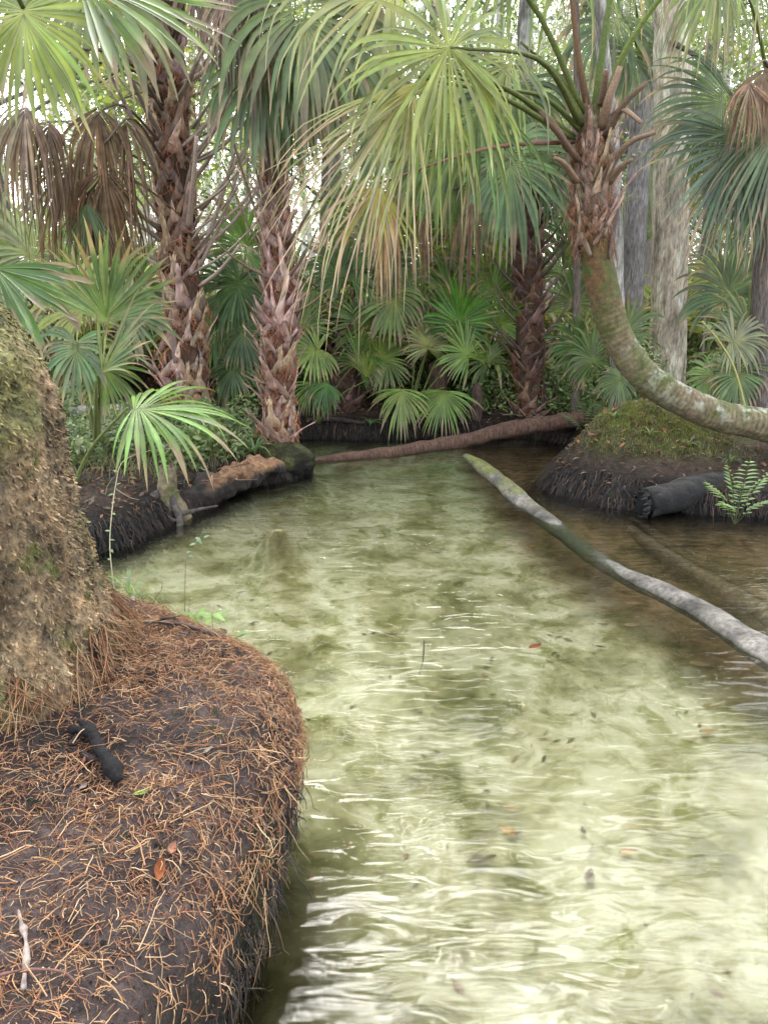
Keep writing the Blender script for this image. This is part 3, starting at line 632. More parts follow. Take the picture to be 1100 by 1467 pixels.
# dead hanging fronds and live ones on the left palm
def dead(parent, base, hub, Y, L=.9, ang=265, c=GREYB, ns=44, by=None, spread=1.7, mid=None, **k):
    k.setdefault('droop', 2.3)
    return frond(parent, at(*base, by or Y+.3), at(*hub, Y), d=sd(ang, -.1), n=A(rs.uniform(-.6, .6), -1, .2), mid=None if mid is None else at(*mid, Y+.2), dead=True, L=L*1.3, spread=spread*1.3, ns=ns, col=c, tip=tuple(x*.8 for x in c), hubcol=tuple(x*1.2 for x in c),
                 split=.25, wid=1.7, jit=2.2, cup=.25, pcol=(.15, .11, .08), **k)
dead(P1, (232, 205), (105, 195), 8.0, .95, 255, (.24, .17, .12), by=8.8, mid=(170, 150))
dead(P1, (235, 230), (150, 205), 8.0, 1.0, 265, (.17, .12, .08), by=8.8, mid=(190, 170))
dead(P1, (235, 160), (140, 120), 8.1, .9, 262, (.25, .18, .13), by=8.8, ns=40, mid=(190, 100))
dead(P1, (235, 150), (180, 140), 8.2, .85, 268, (.28, .20, .15), by=8.8)
dead(P1, (235, 120), (35, 115), 7.6, .85, 262, (0.34, 0.28, 0.23), by=8.8, mid=(130, 70))
dead(P1, (235, 120), (65, 150), 7.8, .7, 272, (0.24, 0.18, 0.14), by=8.8, mid=(140, 90))
dead(P1, (245, 60), (325, -50), 7.6, .72, 272, (.36, .29, .27), by=8.8, ns=40, mid=(290, -60))
dead(P1, (245, 60), (368, -45), 7.5, .78, 268, (.38, .30, .28), by=8.8, ns=44, mid=(300, -70))
dead(P1, (245, 60), (300, -60), 8.0, .6, 268, (.33, .27, .25), by=8.8, ns=30)
frond(P1, at(235, 260, 8.8), at(125, 275, 7.8), d=sd(265), n=A(.2, -1, .1), L=.7, spread=1.8, ns=26, droop=.8, col=(.07, .14, .03), split=.3, mid=at(180, 220, 8.3))
for (bx, by_, hx, hy, Y, ang, L, c, dr) in [(240, 60, 150, -30, 8.0, 200, 1.3, (.22, .30, .14), .7), (240, 30, 200, -90, 8.2, 120, 1.2, DGREEN, .9), (250, 20, 330, -110, 8.6, 60, 1.2, (.15, .24, .1), .9), (250, 10, 280, -120, 9.6, 90, 1.2, DGREEN, .9)]:
    frond(P1, at(bx, by_, 8.9), at(hx, hy, Y), d=sd(ang, -.2), n=A(0, -1, .4), L=L, droop=dr, col=c, ns=40, spread=5.0)
topc = at(232, -70, 9.0); mb = MB(); tube(mb, [topc-A(0, 0, .1), topc+A(0, 0, 1.0)], [.17, .12], k=16, n=10, col=(.3, .2, .14), nz=.02); mb.build('crown_shaft', M_PTRUNK, P1)
for j in range(10):
    az = j*2.4; el = .1+1.1*(j/10); hb = topc+A(0, 0, 1.0)+A(math.cos(az)*math.cos(el), math.sin(az)*math.cos(el), math.sin(el))*1.5
    frond(P1, topc+A(0, 0, .9), hb, d=nrm(A(math.cos(az), math.sin(az), -.1+el*.4)), n=A(-math.cos(az)*.4, -math.sin(az)*.4, .9), L=1.25, droop=.6, col=(.16, .27, .09), ns=32, K=8, spread=4.8, bow=.15)
# second palm: upright green petioles and its fans
for (hx, hy, Y, ang, L, dr, c) in [(425, -10, 7.4, 290, 1.25, .9, (.19, .28, .12)), (455, 25, 7.6, 300, 1.1, 1.2, (.23, .32, .18)), (382, 60, 7.6, 262, 1.0, .9, (.13, .22, .1)), (412, 95, 8.2, 268, .9, 1.0, (.12, .2, .09)), (450, -40, 8.4, 80, 1.1, .8, DGREEN)]:
    frond(P2, at(396, 270, 7.95), at(hx, hy, Y), d=sd(ang, -.1), n=A(.1, -1, .3), L=L, droop=dr, col=c, ns=40, spread=4.4, pcol=(.10, .17, .06), bow=.02)
dead(P2, (400, 260), (470, 40), 8.3, .7, 268, (.32, .27, .27), ns=40, mid=(430, 130))
dead(P2, (400, 260), (440, 15), 8.5, .65, 268, (.28, .23, .22), ns=40, mid=(420, 130))
for (bx, by_, hx, hy, Y, ang, L) in [(395, 420, 345, 400, 9.2, 250, .6)]:
    frond(P2, at(bx, by_, 7.95), at(hx, hy, Y), d=sd(ang, -.1), n=A(.1, -1, .5), L=L, droop=.6, col=(.10, .22, .08), ns=38, spread=5)
# far palm crown behind the leaning palm's leaves
for (hx, hy, Y, ang, L, dr, c) in [(725, 215, 9.4, 285, 1.1, .7, (.16, .28, .14)), (650, 190, 9.8, 250, 1.1, .8, (.16, .27, .10)), (775, 215, 10, 300, .9, .9, (.13, .22, .1)), (600, 150, 9.9, 240, 1.3, .9, (.13, .22, .1)), (740, 120, 10.6, 250, 1.3, .9, (.10, .18, .08)), (690, 100, 10.8, 240, 1.3, .9, (.12, .2, .09))]:
    frond(P3p, at(752, 240, 10.3), at(hx, hy, Y), d=sd(ang, -.15), n=A(.1, -1, .4), L=L, droop=dr, col=c, ns=42, spread=4.6)
for (hx, hy, Y, L, c) in [(676, 256, 9.2, .85, (.32, .23, .18)), (605, 285, 9.6, .6, (.28, .20, .15)), (548, 235, 8.8, .95, (.55, .38, .26))]:
    dead(P3p, (750, 250), (hx, hy), Y, L, 269, c, by=10.3, ns=26, spread=.9, mid=((750+hx)/2, hy-22))

# spiky crown of the stub palm
for i in range(11):
    a = 90+rs.uniform(-75, 75)
    h = at(498, 455, y4)+sd(a, rs.uniform(-.5, .3))*rs.uniform(.5, .95)
    frond(P4, at(498, 470, y4), h, d=sd(a-20*math.copysign(1, a-90)*-1, rs.uniform(-.6, .2)), n=A(0, -1, .8), L=rs.uniform(.55, .75), droop=rs.uniform(.3, .9), col=[(.12, .24, .07), (.2, .3, .12), (.09, .18, .06)][i % 3], ns=30, spread=4.5)

# ------------------------------------------------------------------ palmettos of the understorey
def fanplant(base, specs, label, cat='palmetto', group=None, name='palmetto', by=None):
    """specs: (hub px, hub py, hub Y, dir angle, depth, L, droop, colour)"""
    e = empty(name, base, label, cat, group)
    for s in specs:
        hx, hy, Y, ang, dep, L, dr, c = s[:8]; k = s[8] if len(s) > 8 else {}
        k = dict(k); nn = k.pop('n', A(rs.uniform(-.3, .3), -1, .35)); k.setdefault('ns', 34); k.setdefault('spread', 4.7)
        frond(e, base+A(rs.uniform(-.05, .05), 0, 0), at(hx, hy, Y), d=sd(ang, dep), n=nn, L=L, droop=dr, col=c, bow=k.pop('bow', .1), **k)
    return e
def gpt(px, Y):
    p = at(px, 600, Y); p[2] = gz(p[0], Y); return p
G1 = (.19, .36, .07); G2 = (.27, .43, .11); G3 = (.17, .29, .08); G4 = (.38, .46, .2)
fanplant(gpt(590, 10.3), [(425+150, 552, 9.9, 268, -.2, .62, .5, G2, dict(spread=3.2)), (636, 555, 9.9, 266, -.2, .66, .5, G1, dict(spread=3.2)), (655, 470, 10.1, 75, -.1, .62, .15, (.10, .28, .05)), (672, 512, 10, 130, -.1, .5, .2, G1), (612, 500, 10.2, 95, 0, .5, .25, G4), (600, 455, 10.4, 100, 0, .6, .3, G3), (640, 430, 10.6, 80, 0, .7, .3, G1)],
         'bright green palmetto with two fans drooping over the far bank, beside the brown stump')
fanplant(gpt(545, 10.7), [(567, 418, 10.2, 250, -.2, .68, .55, (.20, .32, .10), dict(hubcol=(.5, .5, .1), spread=5.6)), (520, 470, 10.4, 110, 0, .6, .3, G3), (540, 520, 10.3, 60, -.2, .5, .3, G2), (600, 395, 10.9, 60, 0, .7, .5, G4), (560, 520, 10.3, 200, -.2, .5, .4, G3)],
         'palmetto with a round yellow-hearted fan above the middle of the far bank')
fanplant(gpt(690, 10.8), [(705, 430, 10.6, 95, 0, .75, .2, G1), (730, 400, 10.7, 100, -.1, .7, .3, G2, dict(hubcol=(.3, .4, .1))), (690, 400, 10.8, 110, 0, .8, .2, (.14, .26, .12)), (718, 470, 10.4, 80, -.2, .55, .3, G1), (700, 520, 10.4, 120, -.2, .5, .4, G3), (655, 395, 10.9, 120, 0, .6, .5, G2)],
         'tall upright palmetto growing against the left side of the dark shaggy palm')
fanplant(gpt(455, 10.1), [(458, 500, 9.7, 200, -.2, .5, .5, G2), (470, 545, 9.6, 250, -.3, .42, .6, (.07, .22, .04), dict(spread=3)), (447, 545, 9.7, 265, -.2, .45, .5, G1, dict(spread=3.2)), (510, 520, 9.9, 70, -.2, .5, .3, (.12, .25, .06)), (440, 470, 9.9, 120, 0, .5, .3, G3), (525, 545, 9.8, 88, -.1, .4, .2, (.25, .36, .08), dict(spread=1.8))],
         'low palmetto on the far bank between the red-footed palm and the stub palm')
fanplant(gpt(625, 11.8), [(620, 370, 11.2, 20, -.2, .75, .5, (.45, .30, .20), dict(dead=True, jit=1.6)), (600, 340, 11.5, 95, 0, .9, .5, G3), (660, 350, 11.4, 70, 0, .9, .5, G2), (560, 350, 11.6, 120, 0, .9, .5, G4), (520, 330, 11.8, 120, 0, .9, .6, G3), (700, 340, 11.8, 60, 0, .9, .5, (.15, .25, .12)), (630, 310, 12.2, 90, 0, 1., .6, G3)],
         'tall palmetto holding one withered tan fan, farther back behind the far bank')
# left side
fanplant(gpt(130, 7.4)+A(0, 0, 0), [(150, 475, 6.4, 78, 0, .82, .12, (.20, .34, .16), dict(spread=2.5, ns=30, cup=.25, split=.55)), (138, 545, 6.0, 50, -.1, .65, .2, (.30, .42, .22), dict(spread=1.3, ns=18, bow=-.05, cup=.3)), (180, 455, 7.0, 20, 0, .5, .4, (.18, .3, .14)), (110, 490, 6.6, 260, 0, .5, .6, (.2, .32, .2)), (150, 520, 7.0, 270, 0, .5, .4, G3), (120, 450, 7.3, 120, 0, .6, .4, G4)],
         'pale blue-green palmetto with a big upright fan just right of the mossy near trunk')
fanplant(at(60, 700, 5.0)*A(1, 1, 0)+A(0, 0, .2), [(183, 584, 4.75, -2, .1, .72, .40, (.22, .42, .11), dict(spread=3.5, ns=32, split=.45, n=A(.0, -.28, .96), hubcol=(.42, .52, .2), bow=.12))],
         'palmetto sending one bright fan low across the left bank in front of the tall palm')
fanplant(at(-40, 640, 4.4)*A(1, 1, 0)+A(0, 0, .2), [(-25, 372, 4.1, -32, -.05, .52, .08, (.10, .22, .05), dict(spread=1.6, ns=24, split=.75, n=A(.3, -.8, .4), cup=.2))],
         'palmetto reaching in from the left edge with a dark folded fan above the near trunk')
fanplant(gpt(320, 9.8), [(330, 400, 9.3, 250, -.1, .8, .7, (.11, .22, .10)), (352, 365, 9.5, 80, 0, .7, .5, (.15, .28, .12)), (310, 470, 9.4, 265, -.1, .6, .6, (.16, .28, .15)), (345, 470, 9.2, 285, -.2, .5, .5, (.10, .2, .09)), (335, 520, 9.2, 265, -.2, .5, .6, (.10, .2, .08)), (362, 420, 9.6, 60, 0, .7, .5, G3)],
         'palmetto filling the gap between the two big palms on the left')
fanplant(gpt(85, 10.2), [(60, 370, 9.6, 150, 0, .9, .6, (.30, .40, .20)), (20, 360, 9.8, 120, 0, .7, .5, (.26, .38, .2)), (110, 400, 9.4, 60, 0, .8, .5, (.28, .40, .2)), (30, 440, 9.3, 200, -.1, .8, .6, (.3, .42, .24)), (70, 365, 10.2, 80, 0, .7, .6, (.35, .45, .25)), (0, 400, 9.6, 160, 0, .9, .6, (.3, .4, .2)), (190, 420, 9.9, 60, 0, .8, .5, (.2, .32, .12)), (150, 380, 10, 90, 0, .8, .5, (.25, .36, .14))],
         'large pale sunlit palmetto behind the near trunk at far left')
# right side
fanplant(gpt(1040, 9.6), [(1040, 430, 9.4, 80, 0, .75, .5, (.16, .26, .18)), (1065, 470, 9.0, 60, 0, .6, .5, (.26, .36, .26)), (1022, 535, 9.0, 240, -.2, .45, .5, (.24, .38, .14)), (1060, 530, 8.8, 250, -.2, .5, .5, (.16, .28, .1)), (1045, 490, 8.8, 20, -.2, .5, .6, (.34, .42, .28)), (1090, 410, 9.6, 100, 0, .7, .4, (.2, .3, .12)), (1030, 400, 10.4, 80, 0, .6, .4, G4)],
         'palmetto between the thick grey trunk and the right edge')
fanplant(gpt(905, 9.8), [(900, 480, 9.5, 100, -.1, .5, .4, (.16, .28, .14)), (850, 520, 9.5, 120, -.1, .5, .4, (.14, .24, .1)), (830, 500, 9.8, 120, -.1, .5, .4, (.12, .24, .08)), (890, 540, 9.2, 250, -.1, .4, .4, (.15, .26, .1))],
         'low palmetto seen in the bend of the curved palm trunk')
fanplant(gpt(760, 12.2), [(790, 310, 11.6, 60, 0, .8, .4, (.14, .26, .14)), (742, 312, 11.6, 280, 0, .8, .5, (.12, .24, .12)), (800, 395, 11.5, 60, 0, .7, .4, (.14, .26, .1)), (820, 440, 11.4, 90, 0, .7, .4, (.2, .3, .14)), (930, 340, 12, 80, 0, .8, .4, (.3, .42, .34)), (915, 320, 12.2, 120, 0, .6, .4, (.34, .46, .38))],
         'tall palmetto far back to the right of the dark shaggy palm')
# hanging blue-green palm at the upper right edge
b6 = gpt(1092, 8.9)
P6 = empty('cabbage_palm', b6, 'palm at the right edge with blue-green fans hanging under dead brown ones', 'palm tree')
trunk(P6, [b6-A(0, 0, .2), at(1090, 560, 8.9), at(1094, 450, 8.9), at(1100, 300, 8.9), at(1104, 200, 8.9), at(1104, 120, 8.9)], [.2, .15, .14, .15, .16, .14], col=(.24, .20, .18), mat=M_BARK, nz=.02, seed=9)
for (hx, hy, Y, ang, L, dr, c) in [(1068, 185, 8.1, 245, 1.15, .35, (.13, .21, .16)), (1095, 205, 8.2, 270, 1.1, .4, (.12, .20, .14)), (1050, 130, 8.4, 225, 1.1, .5, (.13, .22, .14)), (1110, 160, 8, 300, 1.1, .4, (.14, .22, .12)), (1040, -60, 8.0, 240, .9, .8, (.22, .3, .14)), (1120, 240, 8.3, 255, 1.0, .4, (.12, .2, .14))]:
    frond(P6, at(1104, 140, 8.9), at(hx, hy, Y), d=sd(ang, -.1), n=A(.1, -1, .2), L=L, droop=dr, col=c, ns=48, spread=3.6, split=.4)
for (hx, hy, Y, L, c) in [(1078, 100, 7.9, .55, (.38, .28, .22)), (1098, 80, 8, .6, (.36, .28, .22))]:
    dead(P6, (1104, 120), (hx, hy), Y, L, 262, c, by=8.9, ns=34, droop=1.3)

# ------------------------------------------------------------------ broadleaf trunks in the middle distance
def bole(name, base, pts, R, label, cat, mat, col, nz=.02, group=None, seed=0, limbs=(), colfn=None):
    e = empty(name, base, label, cat, group)
    P_, R_ = trunk(e, pts, R, col=col, mat=mat, nz=nz, seed=seed, n=70, k=30, colfn=colfn, fq=5)
    for l in limbs:
        mb = MB(); tube(mb, l[0], l[1], k=7, n=16, col=np.asarray(col)*.8, nz=.006, fq=10, cn=.3); mb.build('limb', mat, e)
    return e
yG = 10.0; bG = gpt(952, yG)
def barkc(V, ring, C):
    rid = fbm(V*A(26, 26, 2.2), 3, 8)[..., None]; g = np.clip(fbm(V*A(3, 3, 1.5), 3, 12)*1.4+.1, 0, 1)[..., None]
    return (A(.82, .70, .55)*(1-g)+A(.66, .64, .46)*g)*(1+.9*rid)
TG = bole('tree', bG, [bG-A(0, 0, .3), at(953, 545, yG), at(955, 500, yG), at(957, 440, yG), at(960, 300, yG), at(962, 150, yG), at(963, 20, yG), at(964, -160, yG)], [.30, .25, .23, .22, .215, .21, .205, .19],
     'thick grey tree trunk rising straight behind the curved palm', 'tree', M_BARK, (.36, .31, .25), nz=.03, seed=2, colfn=barkc)
def broad_crown(e, top, n, rad, cols_, seed):
    r = np.random.default_rng(seed); mc = MB()
    for j in range(n):
        az = r.uniform(0, 2*PI); el = r.uniform(-.1, 1.0); ln_ = rad*r.uniform(.5, 1.1); tip_ = top+A(math.cos(az)*math.cos(el), math.sin(az)*math.cos(el), .7*math.sin(el))*ln_
        mb = MB(); tube(mb, [top-A(0, 0, r.uniform(0, 1.2)), (top+tip_)/2+A(0, 0, .2), tip_], [.06, .035, .01], k=6, n=14, col=(.3, .26, .22), nz=.01, fq=5); mb.build('limb', M_BARK, e)
        leafcloud(mc, tip_, (.9, .9, .5), 900, .055, cols_, r, ncl=12, cs=.28)
    mc.build('crown', M_FAR, e)
broad_crown(TG, at(964, -160, yG)+A(0, 0, 2.2), 8, 4.2, [(.18, .27, .09), (.26, .34, .12)], 1)
mb = MB(); tube(mb, [at(964, -155, yG), at(964, -160, yG)+A(0, 0, 2.3)], [.2, .1], k=14, n=20, col=(.4, .35, .3), nz=.02, fq=5); mb.build('limb', M_BARK, TG)
mb = MB(); tube(mb, [at(962, 60, yG-.2), at(1010, 90, yG-.6), at(1050, 140, yG-.8), at(1085, 180, yG-.9)], [.035, .025, .012], k=7, n=20, col=(.13, .10, .09), nz=.02, fq=6); mb.build('limb', M_BARK, TG)
yR = 11.6; bR = gpt(905, yR)
def ringc(V, ring, C):
    s = np.sin(V[..., 2]*70+3*fbm(V*3, 2, 4))[..., None]; g = np.clip(fbm(V*A(4, 4, 2), 3, 15)+.4, 0, 1)[..., None]
    return (A(.40, .36, .36)*(1-g)+A(.46, .44, .42)*g)*(1+.16*s)
R1 = bole('cabbage_palm', bR, [bR-A(0, 0, .2), at(903, 480, yR), at(905, 400, yR), at(912, 280, yR), at(918, 180, yR), at(922, 100, yR)], [.2, .17, .165, .16, .16, .15],
     'slender palm with a smooth ringed grey trunk left of the thick grey trunk', 'palm tree', M_BARK, (.25, .22, .22), nz=.006, seed=3, colfn=ringc)
for (hx, hy, ang, L, dr) in [(890, 20, 220, 1.0, .9), (900, -30, 90, 1.1, .8), (905, 70, 262, .7, 1.0)]:
    frond(R1, at(921, 110, yR), at(hx, hy, yR-.6), d=sd(ang, -.1), n=A(0, -1, .3), L=L, droop=dr, col=(.14, .23, .13), ns=36, spread=4.4)
def birchc(V, ring, C):
    g = np.clip(fbm(V*A(9, 9, 3), 4, 22)*2.2+.1, 0, 1)[..., None]
    return A(.62, .60, .55)*(1-g)+A(.24, .22, .19)*g
yB = 9.4; bB = gpt(884, yB)
B1 = bole('tree', bB, [bB-A(0, 0, .2), at(885, 560, yB), at(884, 470, yB), at(882, 350, yB), at(880, 260, yB), at(873, 160, yB), at(862, 60, yB), at(850, -120, yB)], [.13, .10, .085, .08, .075, .07, .07],
     'thin white-blotched tree trunk close behind the curved palm', 'tree', M_BARK, (.5, .48, .45), nz=.012, seed=5, colfn=birchc)
b8 = gpt(825, 13.5)
mb = MB(); tube(mb, [at(850, -120, yB), at(850, -120, yB)+A(-.8, -.4, 3)], [.07, .04], k=10, n=14, col=(.4, .38, .35)); mb.build('limb', M_BARK, B1)
broad_crown(B1, at(850, -120, yB)+A(-.8, -.4, 3), 5, 3.2, [(.24, .32, .12), (.3, .36, .14)], 2)
B2 = bole('tree', b8, [b8-A(0, 0, .2), at(830, 420, 13.2), at(820, 330, 13), at(795, 260, 12.6), at(765, 170, 12.2), at(750, 60, 12), at(760, -80, 12)], [.12, .1, .1, .1, .1, .09, .08],
     'pale leaning tree trunk showing behind the drooping green fans', 'tree', M_BARK, (.5, .46, .44), nz=.012, seed=6, colfn=birchc)
mb = MB(); tube(mb, [at(760, -80, 12), at(760, -80, 12)+A(-2.0, -1.5, 3.4)], [.08, .04], k=10, n=14, col=(.4, .38, .35)); mb.build('limb', M_BARK, B2)
broad_crown(B2, at(760, -80, 12)+A(-2.0, -1.5, 3.4), 6, 3.6, [(.24, .32, .12), (.2, .3, .1)], 3)
b9 = gpt(826, 9.9)
B3 = bole('tree', b9, [b9-A(0, 0, .2), at(826, 530, 9.9), at(825, 460, 9.9), at(826, 400, 9.9), at(822, 300, 9.9), at(826, 100, 9.9), at(822, -80, 9.9)], [.07, .055, .05, .045, .045, .04, .035],
     'thin dark sapling trunk standing at the right end of the fallen log', 'tree', M_BARK, (.24, .19, .16), nz=.01, seed=7)

# ------------------------------------------------------------------ near trunk on the left, leaning out of the frame
Yn = 2.4; ax = A(-1.56, Yn, 0)
zr = [(.40, .66), (.52, .645), (.58, .63), (.66, .61), (.78, .58), (.95, .54), (1.15, .515), (1.35, .50), (1.52, .48), (1.66, .445), (1.78, .39), (1.9, .33), (2.05, .28), (2.3, .24), (3.0, .22), (4.1, .2)]
NT = empty('cabbage_palm', ax+A(0, 0, .5), 'huge mossy brown palm trunk base standing on the near bank at the left edge', 'palm tree')
K = 520; NZ = 420; zz = np.array([z for z, _ in zr]); rr_ = np.array([r for _, r in zr])
zs = np.interp(np.linspace(0, 1, NZ), [0, .75, 1], [.42, 2.0, 4.1]); rs_ = np.interp(zs, zz, rr_); kk = np.hanning(9); kk /= kk.sum(); rs_[4:-4] = np.convolve(rs_, kk, 'valid')
th = np.arange(K)*2*PI/K
lean = -.12*np.clip(zs-1.6, 0, 9)
V = np.stack([ax[0]+lean[:, None]+rs_[:, None]*np.cos(th), Yn+rs_[:, None]*np.sin(th), np.repeat(zs[:, None], K, 1)], -1)
rad3 = np.stack([np.cos(th), np.sin(th), 0*th], -1)[None]
dn = .055*fbm(V*A(2.2, 2.2, 1.6), 3, 81)+.035*fbm(V*A(9, 9, 5), 4, 82)+.014*np.abs(fbm(V*A(46, 46, 20), 3, 83))
V = V+rad3*dn[..., None]
q = fbm(V*A(14, 14, 8), 4, 84)[..., None]; q2 = np.clip(fbm(V*A(3.2, 3.2, 3.2), 4, 85)*2.6+.12, 0, 1)[..., None]
c = A(.235, .165, .092)*(1+.9*q); g = A(.20, .185, .07)*(1+.6*q)
foot = np.clip((.66-V[..., 2:3])/.12, 0, 1); Cn = c*(1-q2)+g*q2; Cn = Cn*(1-foot)+A(.17, .10, .06)*(1+.6*q)*foot
Cn = Cn*np.clip(1+dn[..., None]*9, .3, 1.5)
mb = MB(); mb.add(V, gridq(NZ, K, True), None, Cn.reshape(-1, 3))
# bark flakes and broken rootlets standing off the surface
nf = 15000; fi = rng.integers(2, int(NZ*.76), nf); fj = rng.choice(np.where((np.cos(th) > -.55) & (np.sin(th) < .75))[0], nf)
Pb = V[fi, fj]; rd = rad3[0, fj]; tgt = np.stack([-np.sin(th[fj]), np.cos(th[fj]), 0*th[fj]], -1)
ln = rng.uniform(.008, .026, nf); wd = rng.uniform(.0018, .0055, nf); dr_ = nrm(rd*rng.uniform(.15, .9, (nf, 1))+tgt*rng.normal(0, .6, (nf, 1))+A(0, 0, 1)*rng.uniform(-1.1, -.1, (nf, 1)))
sdv = nrm(np.cross(dr_, rd)+rng.normal(0, .2, (nf, 3)))
FV = np.stack([Pb-sdv*wd[:, None]-rd*.004, Pb+sdv*wd[:, None]-rd*.004, Pb+dr_*ln[:, None]+sdv*wd[:, None]*.6, Pb+dr_*ln[:, None]-sdv*wd[:, None]*.6], 1)
fcx = Cn[fi, fj]*rng.uniform(.7, 1.9, (nf, 1))*np.where(rng.random((nf, 1)) < .12, 1.6, 1); mb.add(FV, np.arange(nf*4).reshape(-1, 4), None, np.repeat(fcx, 4, 0))
mb.build('trunk', M_NEAR, NT, smooth=False)
# root skirt at its foot
mb = MB()
for i in range(1500):
    a = rng.uniform(-2.9, 1.1); z = rng.uniform(.56, .82); r_ = np.interp(z, zz, rr_)+.01
    p0 = A(ax[0]+r_*math.cos(a), Yn+r_*math.sin(a), z); l = rng.uniform(.05, .16); o_ = A(math.cos(a), math.sin(a), 0); tg_ = A(-math.sin(a), math.cos(a), 0)*rng.normal(0, .5)
    p1_ = p0+(o_*rng.uniform(.25, .6)+tg_)*l*.6-A(0, 0, l*.4); p2_ = p0+(o_*rng.uniform(.4, .9)+tg_*1.5)*l-A(0, 0, l*rng.uniform(.6, 1.1))
    p2_[2] = max(p2_[2], .53)
    tube(mb, [p0, p1_, p2_], [.0022, .0016, .001], k=3, n=5, col=np.array(OR[i % 5])*rng.uniform(.5, 1.2), cap=False)
s_ = mb.build('root_skirt', M_ROOT, NT); s_['kind'] = 'stuff'
crown = A(ax[0]-.30, Yn, 4.05)
for (hx, hy, Y, ang, dep, L, dr, c, k) in [(34, 12, 3.6, 268, -.05, .5, .35, (.26, .36, .14), dict(spread=5.6, ns=40, wid=.8, jit=1.6, hubcol=(.5, .55, .3), costa=.05)),
                                           (88, -30, 3.7, -12, 0, .72, .12, (.20, .33, .09), dict(spread=2.2, ns=30, split=.65, n=A(-.1, -.7, .6))),
                                           ]:
    k = dict(k); nn = k.pop('n', A(.05, -1, .1))
    frond(NT, crown, at(hx, hy, Y), d=sd(ang, dep), n=nn, L=L, droop=dr, col=c, bow=.15, tip=(.5, .4, .25), **k)
# ------------------------------------------------------------------ logs
def log(name, pts, R, label, mat, col, k=26, n=90, nz=.02, fq=7, seed=0, colfn=None, flat=1.):
    mb = MB(); tube(mb, pts, R, k=k, n=n, col=col, nz=nz, fq=fq, seed=seed, cn=.3, colfn=colfn, flat=flat)
    o = mb.build(name, mat); return tag(o, label, 'log')
log('fallen_log', [gp(428, 663, -.03), gp(500, 655, .02), gp(580, 645, .05), at(660, 632, 9.35), at(740, 613, 9.5), at(822, 601, 9.6), at(870, 596, 9.8)], [.035, .06, .078, .09, .10, .105, .105],
    'long reddish-brown fallen trunk sloping from the water up to the right bank', M_BARK, (.17, .098, .068), nz=.03, fq=7, seed=2)
def sunk(V, ring, C):
    m = np.clip(fbm(V*3.5, 3, 90)*2+.2+np.clip((V[..., 1]-6.4)/1.0, -1.2, .9), 0, 1)[..., None]*np.clip(ring[..., 2:3]+.35, 0, 1)
    b = A(.20, .185, .16)*(1+1.1*fbm(V*A(9, 9, 9), 5, 91))[..., None]
    wet = np.clip((.03-V[..., 2])/.06, 0, 1)[..., None]
    b = b*(1-m)+A(.20, .22, .06)*m; return b*(1-wet)+A(.07, .08, .05)*wet
q1 = [gp(668, 653, .06), gp(690, 668, .05), gp(722, 694, .045), gp(752, 722, .0), gp(790, 752, -.04), gp(832, 786, -.08), gp(880, 818, -.04), gp(940, 845, -.01), gp(1005, 878, -.005), gp(1060, 912, -.005), gp(1120, 950, -.01), gp(1200, 1010, .0)]
log('sunken_log', q1, [.045, .085, .10, .095, .085, .075, .075, .09, .095, .10, .105, .11], 'long grey half-sunken log with a mossy far end running down the stream to the right', M_WOOD, (.3, .27, .23), nz=.03, fq=4, n=160, seed=4, colfn=sunk, flat=.62)
log('sunken_branch', [gp(870, 735, -.16), gp(960, 800, -.18), gp(1060, 860, -.2), gp(1160, 920, -.2)], [.05, .06, .06], 'dark sunken branch under the brown water right of the long sunken log', M_WOOD, (.2, .15, .09), nz=.015, seed=8)
# hollow charred log on the right bank
e = empty('hollow_log', gp(925, 728, .05), 'charred black hollow log lying at the water edge on the right bank', 'log')
a_ = gp(922, 722, .10); b_ = gp(1010, 700, .17); c_ = gp(1110, 690, .17); d_ = gp(1230, 690, .15)
Pl = spline([a_, b_, c_, d_], 70); k = 34; an = np.arange(k)*2*PI/k
def hl(V, ring, C):
    s = fbm(V*A(3, 22, 22), 4, 93)[..., None]; return A(.016, .015, .014)*(1+1.5*s)+np.clip(ring[..., 2:3]-.5, 0, 1)*A(.05, .045, .04)*np.clip(1+2*s, 0, 2)
mb = MB(); tube(mb, Pl, [.13, .15, .15, .16], k=k, col=(.03, .03, .03), cap=False, nz=.03, fq=6, colfn=hl, seed=12); mb.build('shell', M_WOOD, e)
mb = MB(); tube(mb, Pl[:26]+A(.0, 0, 0), [.12, .11, .09, .05], k=k, col=(.006, .006, .006), cap=True, nz=.05, fq=9, seed=13)
for i in range(70):
    a = rng.uniform(0, 2*PI); p = a_+A(rng.normal(0, .01), math.cos(a)*.12, math.sin(a)*.12)
    tube(mb, [p, p+A(-rng.uniform(.01, .07), rng.normal(0, .02), rng.normal(0, .02)-.01)], [.014, .004], k=5, n=4, col=A(.02, .02, .018)*rng.uniform(.5, 2.5))
mb.build('rotten_core', M_WOOD, e)
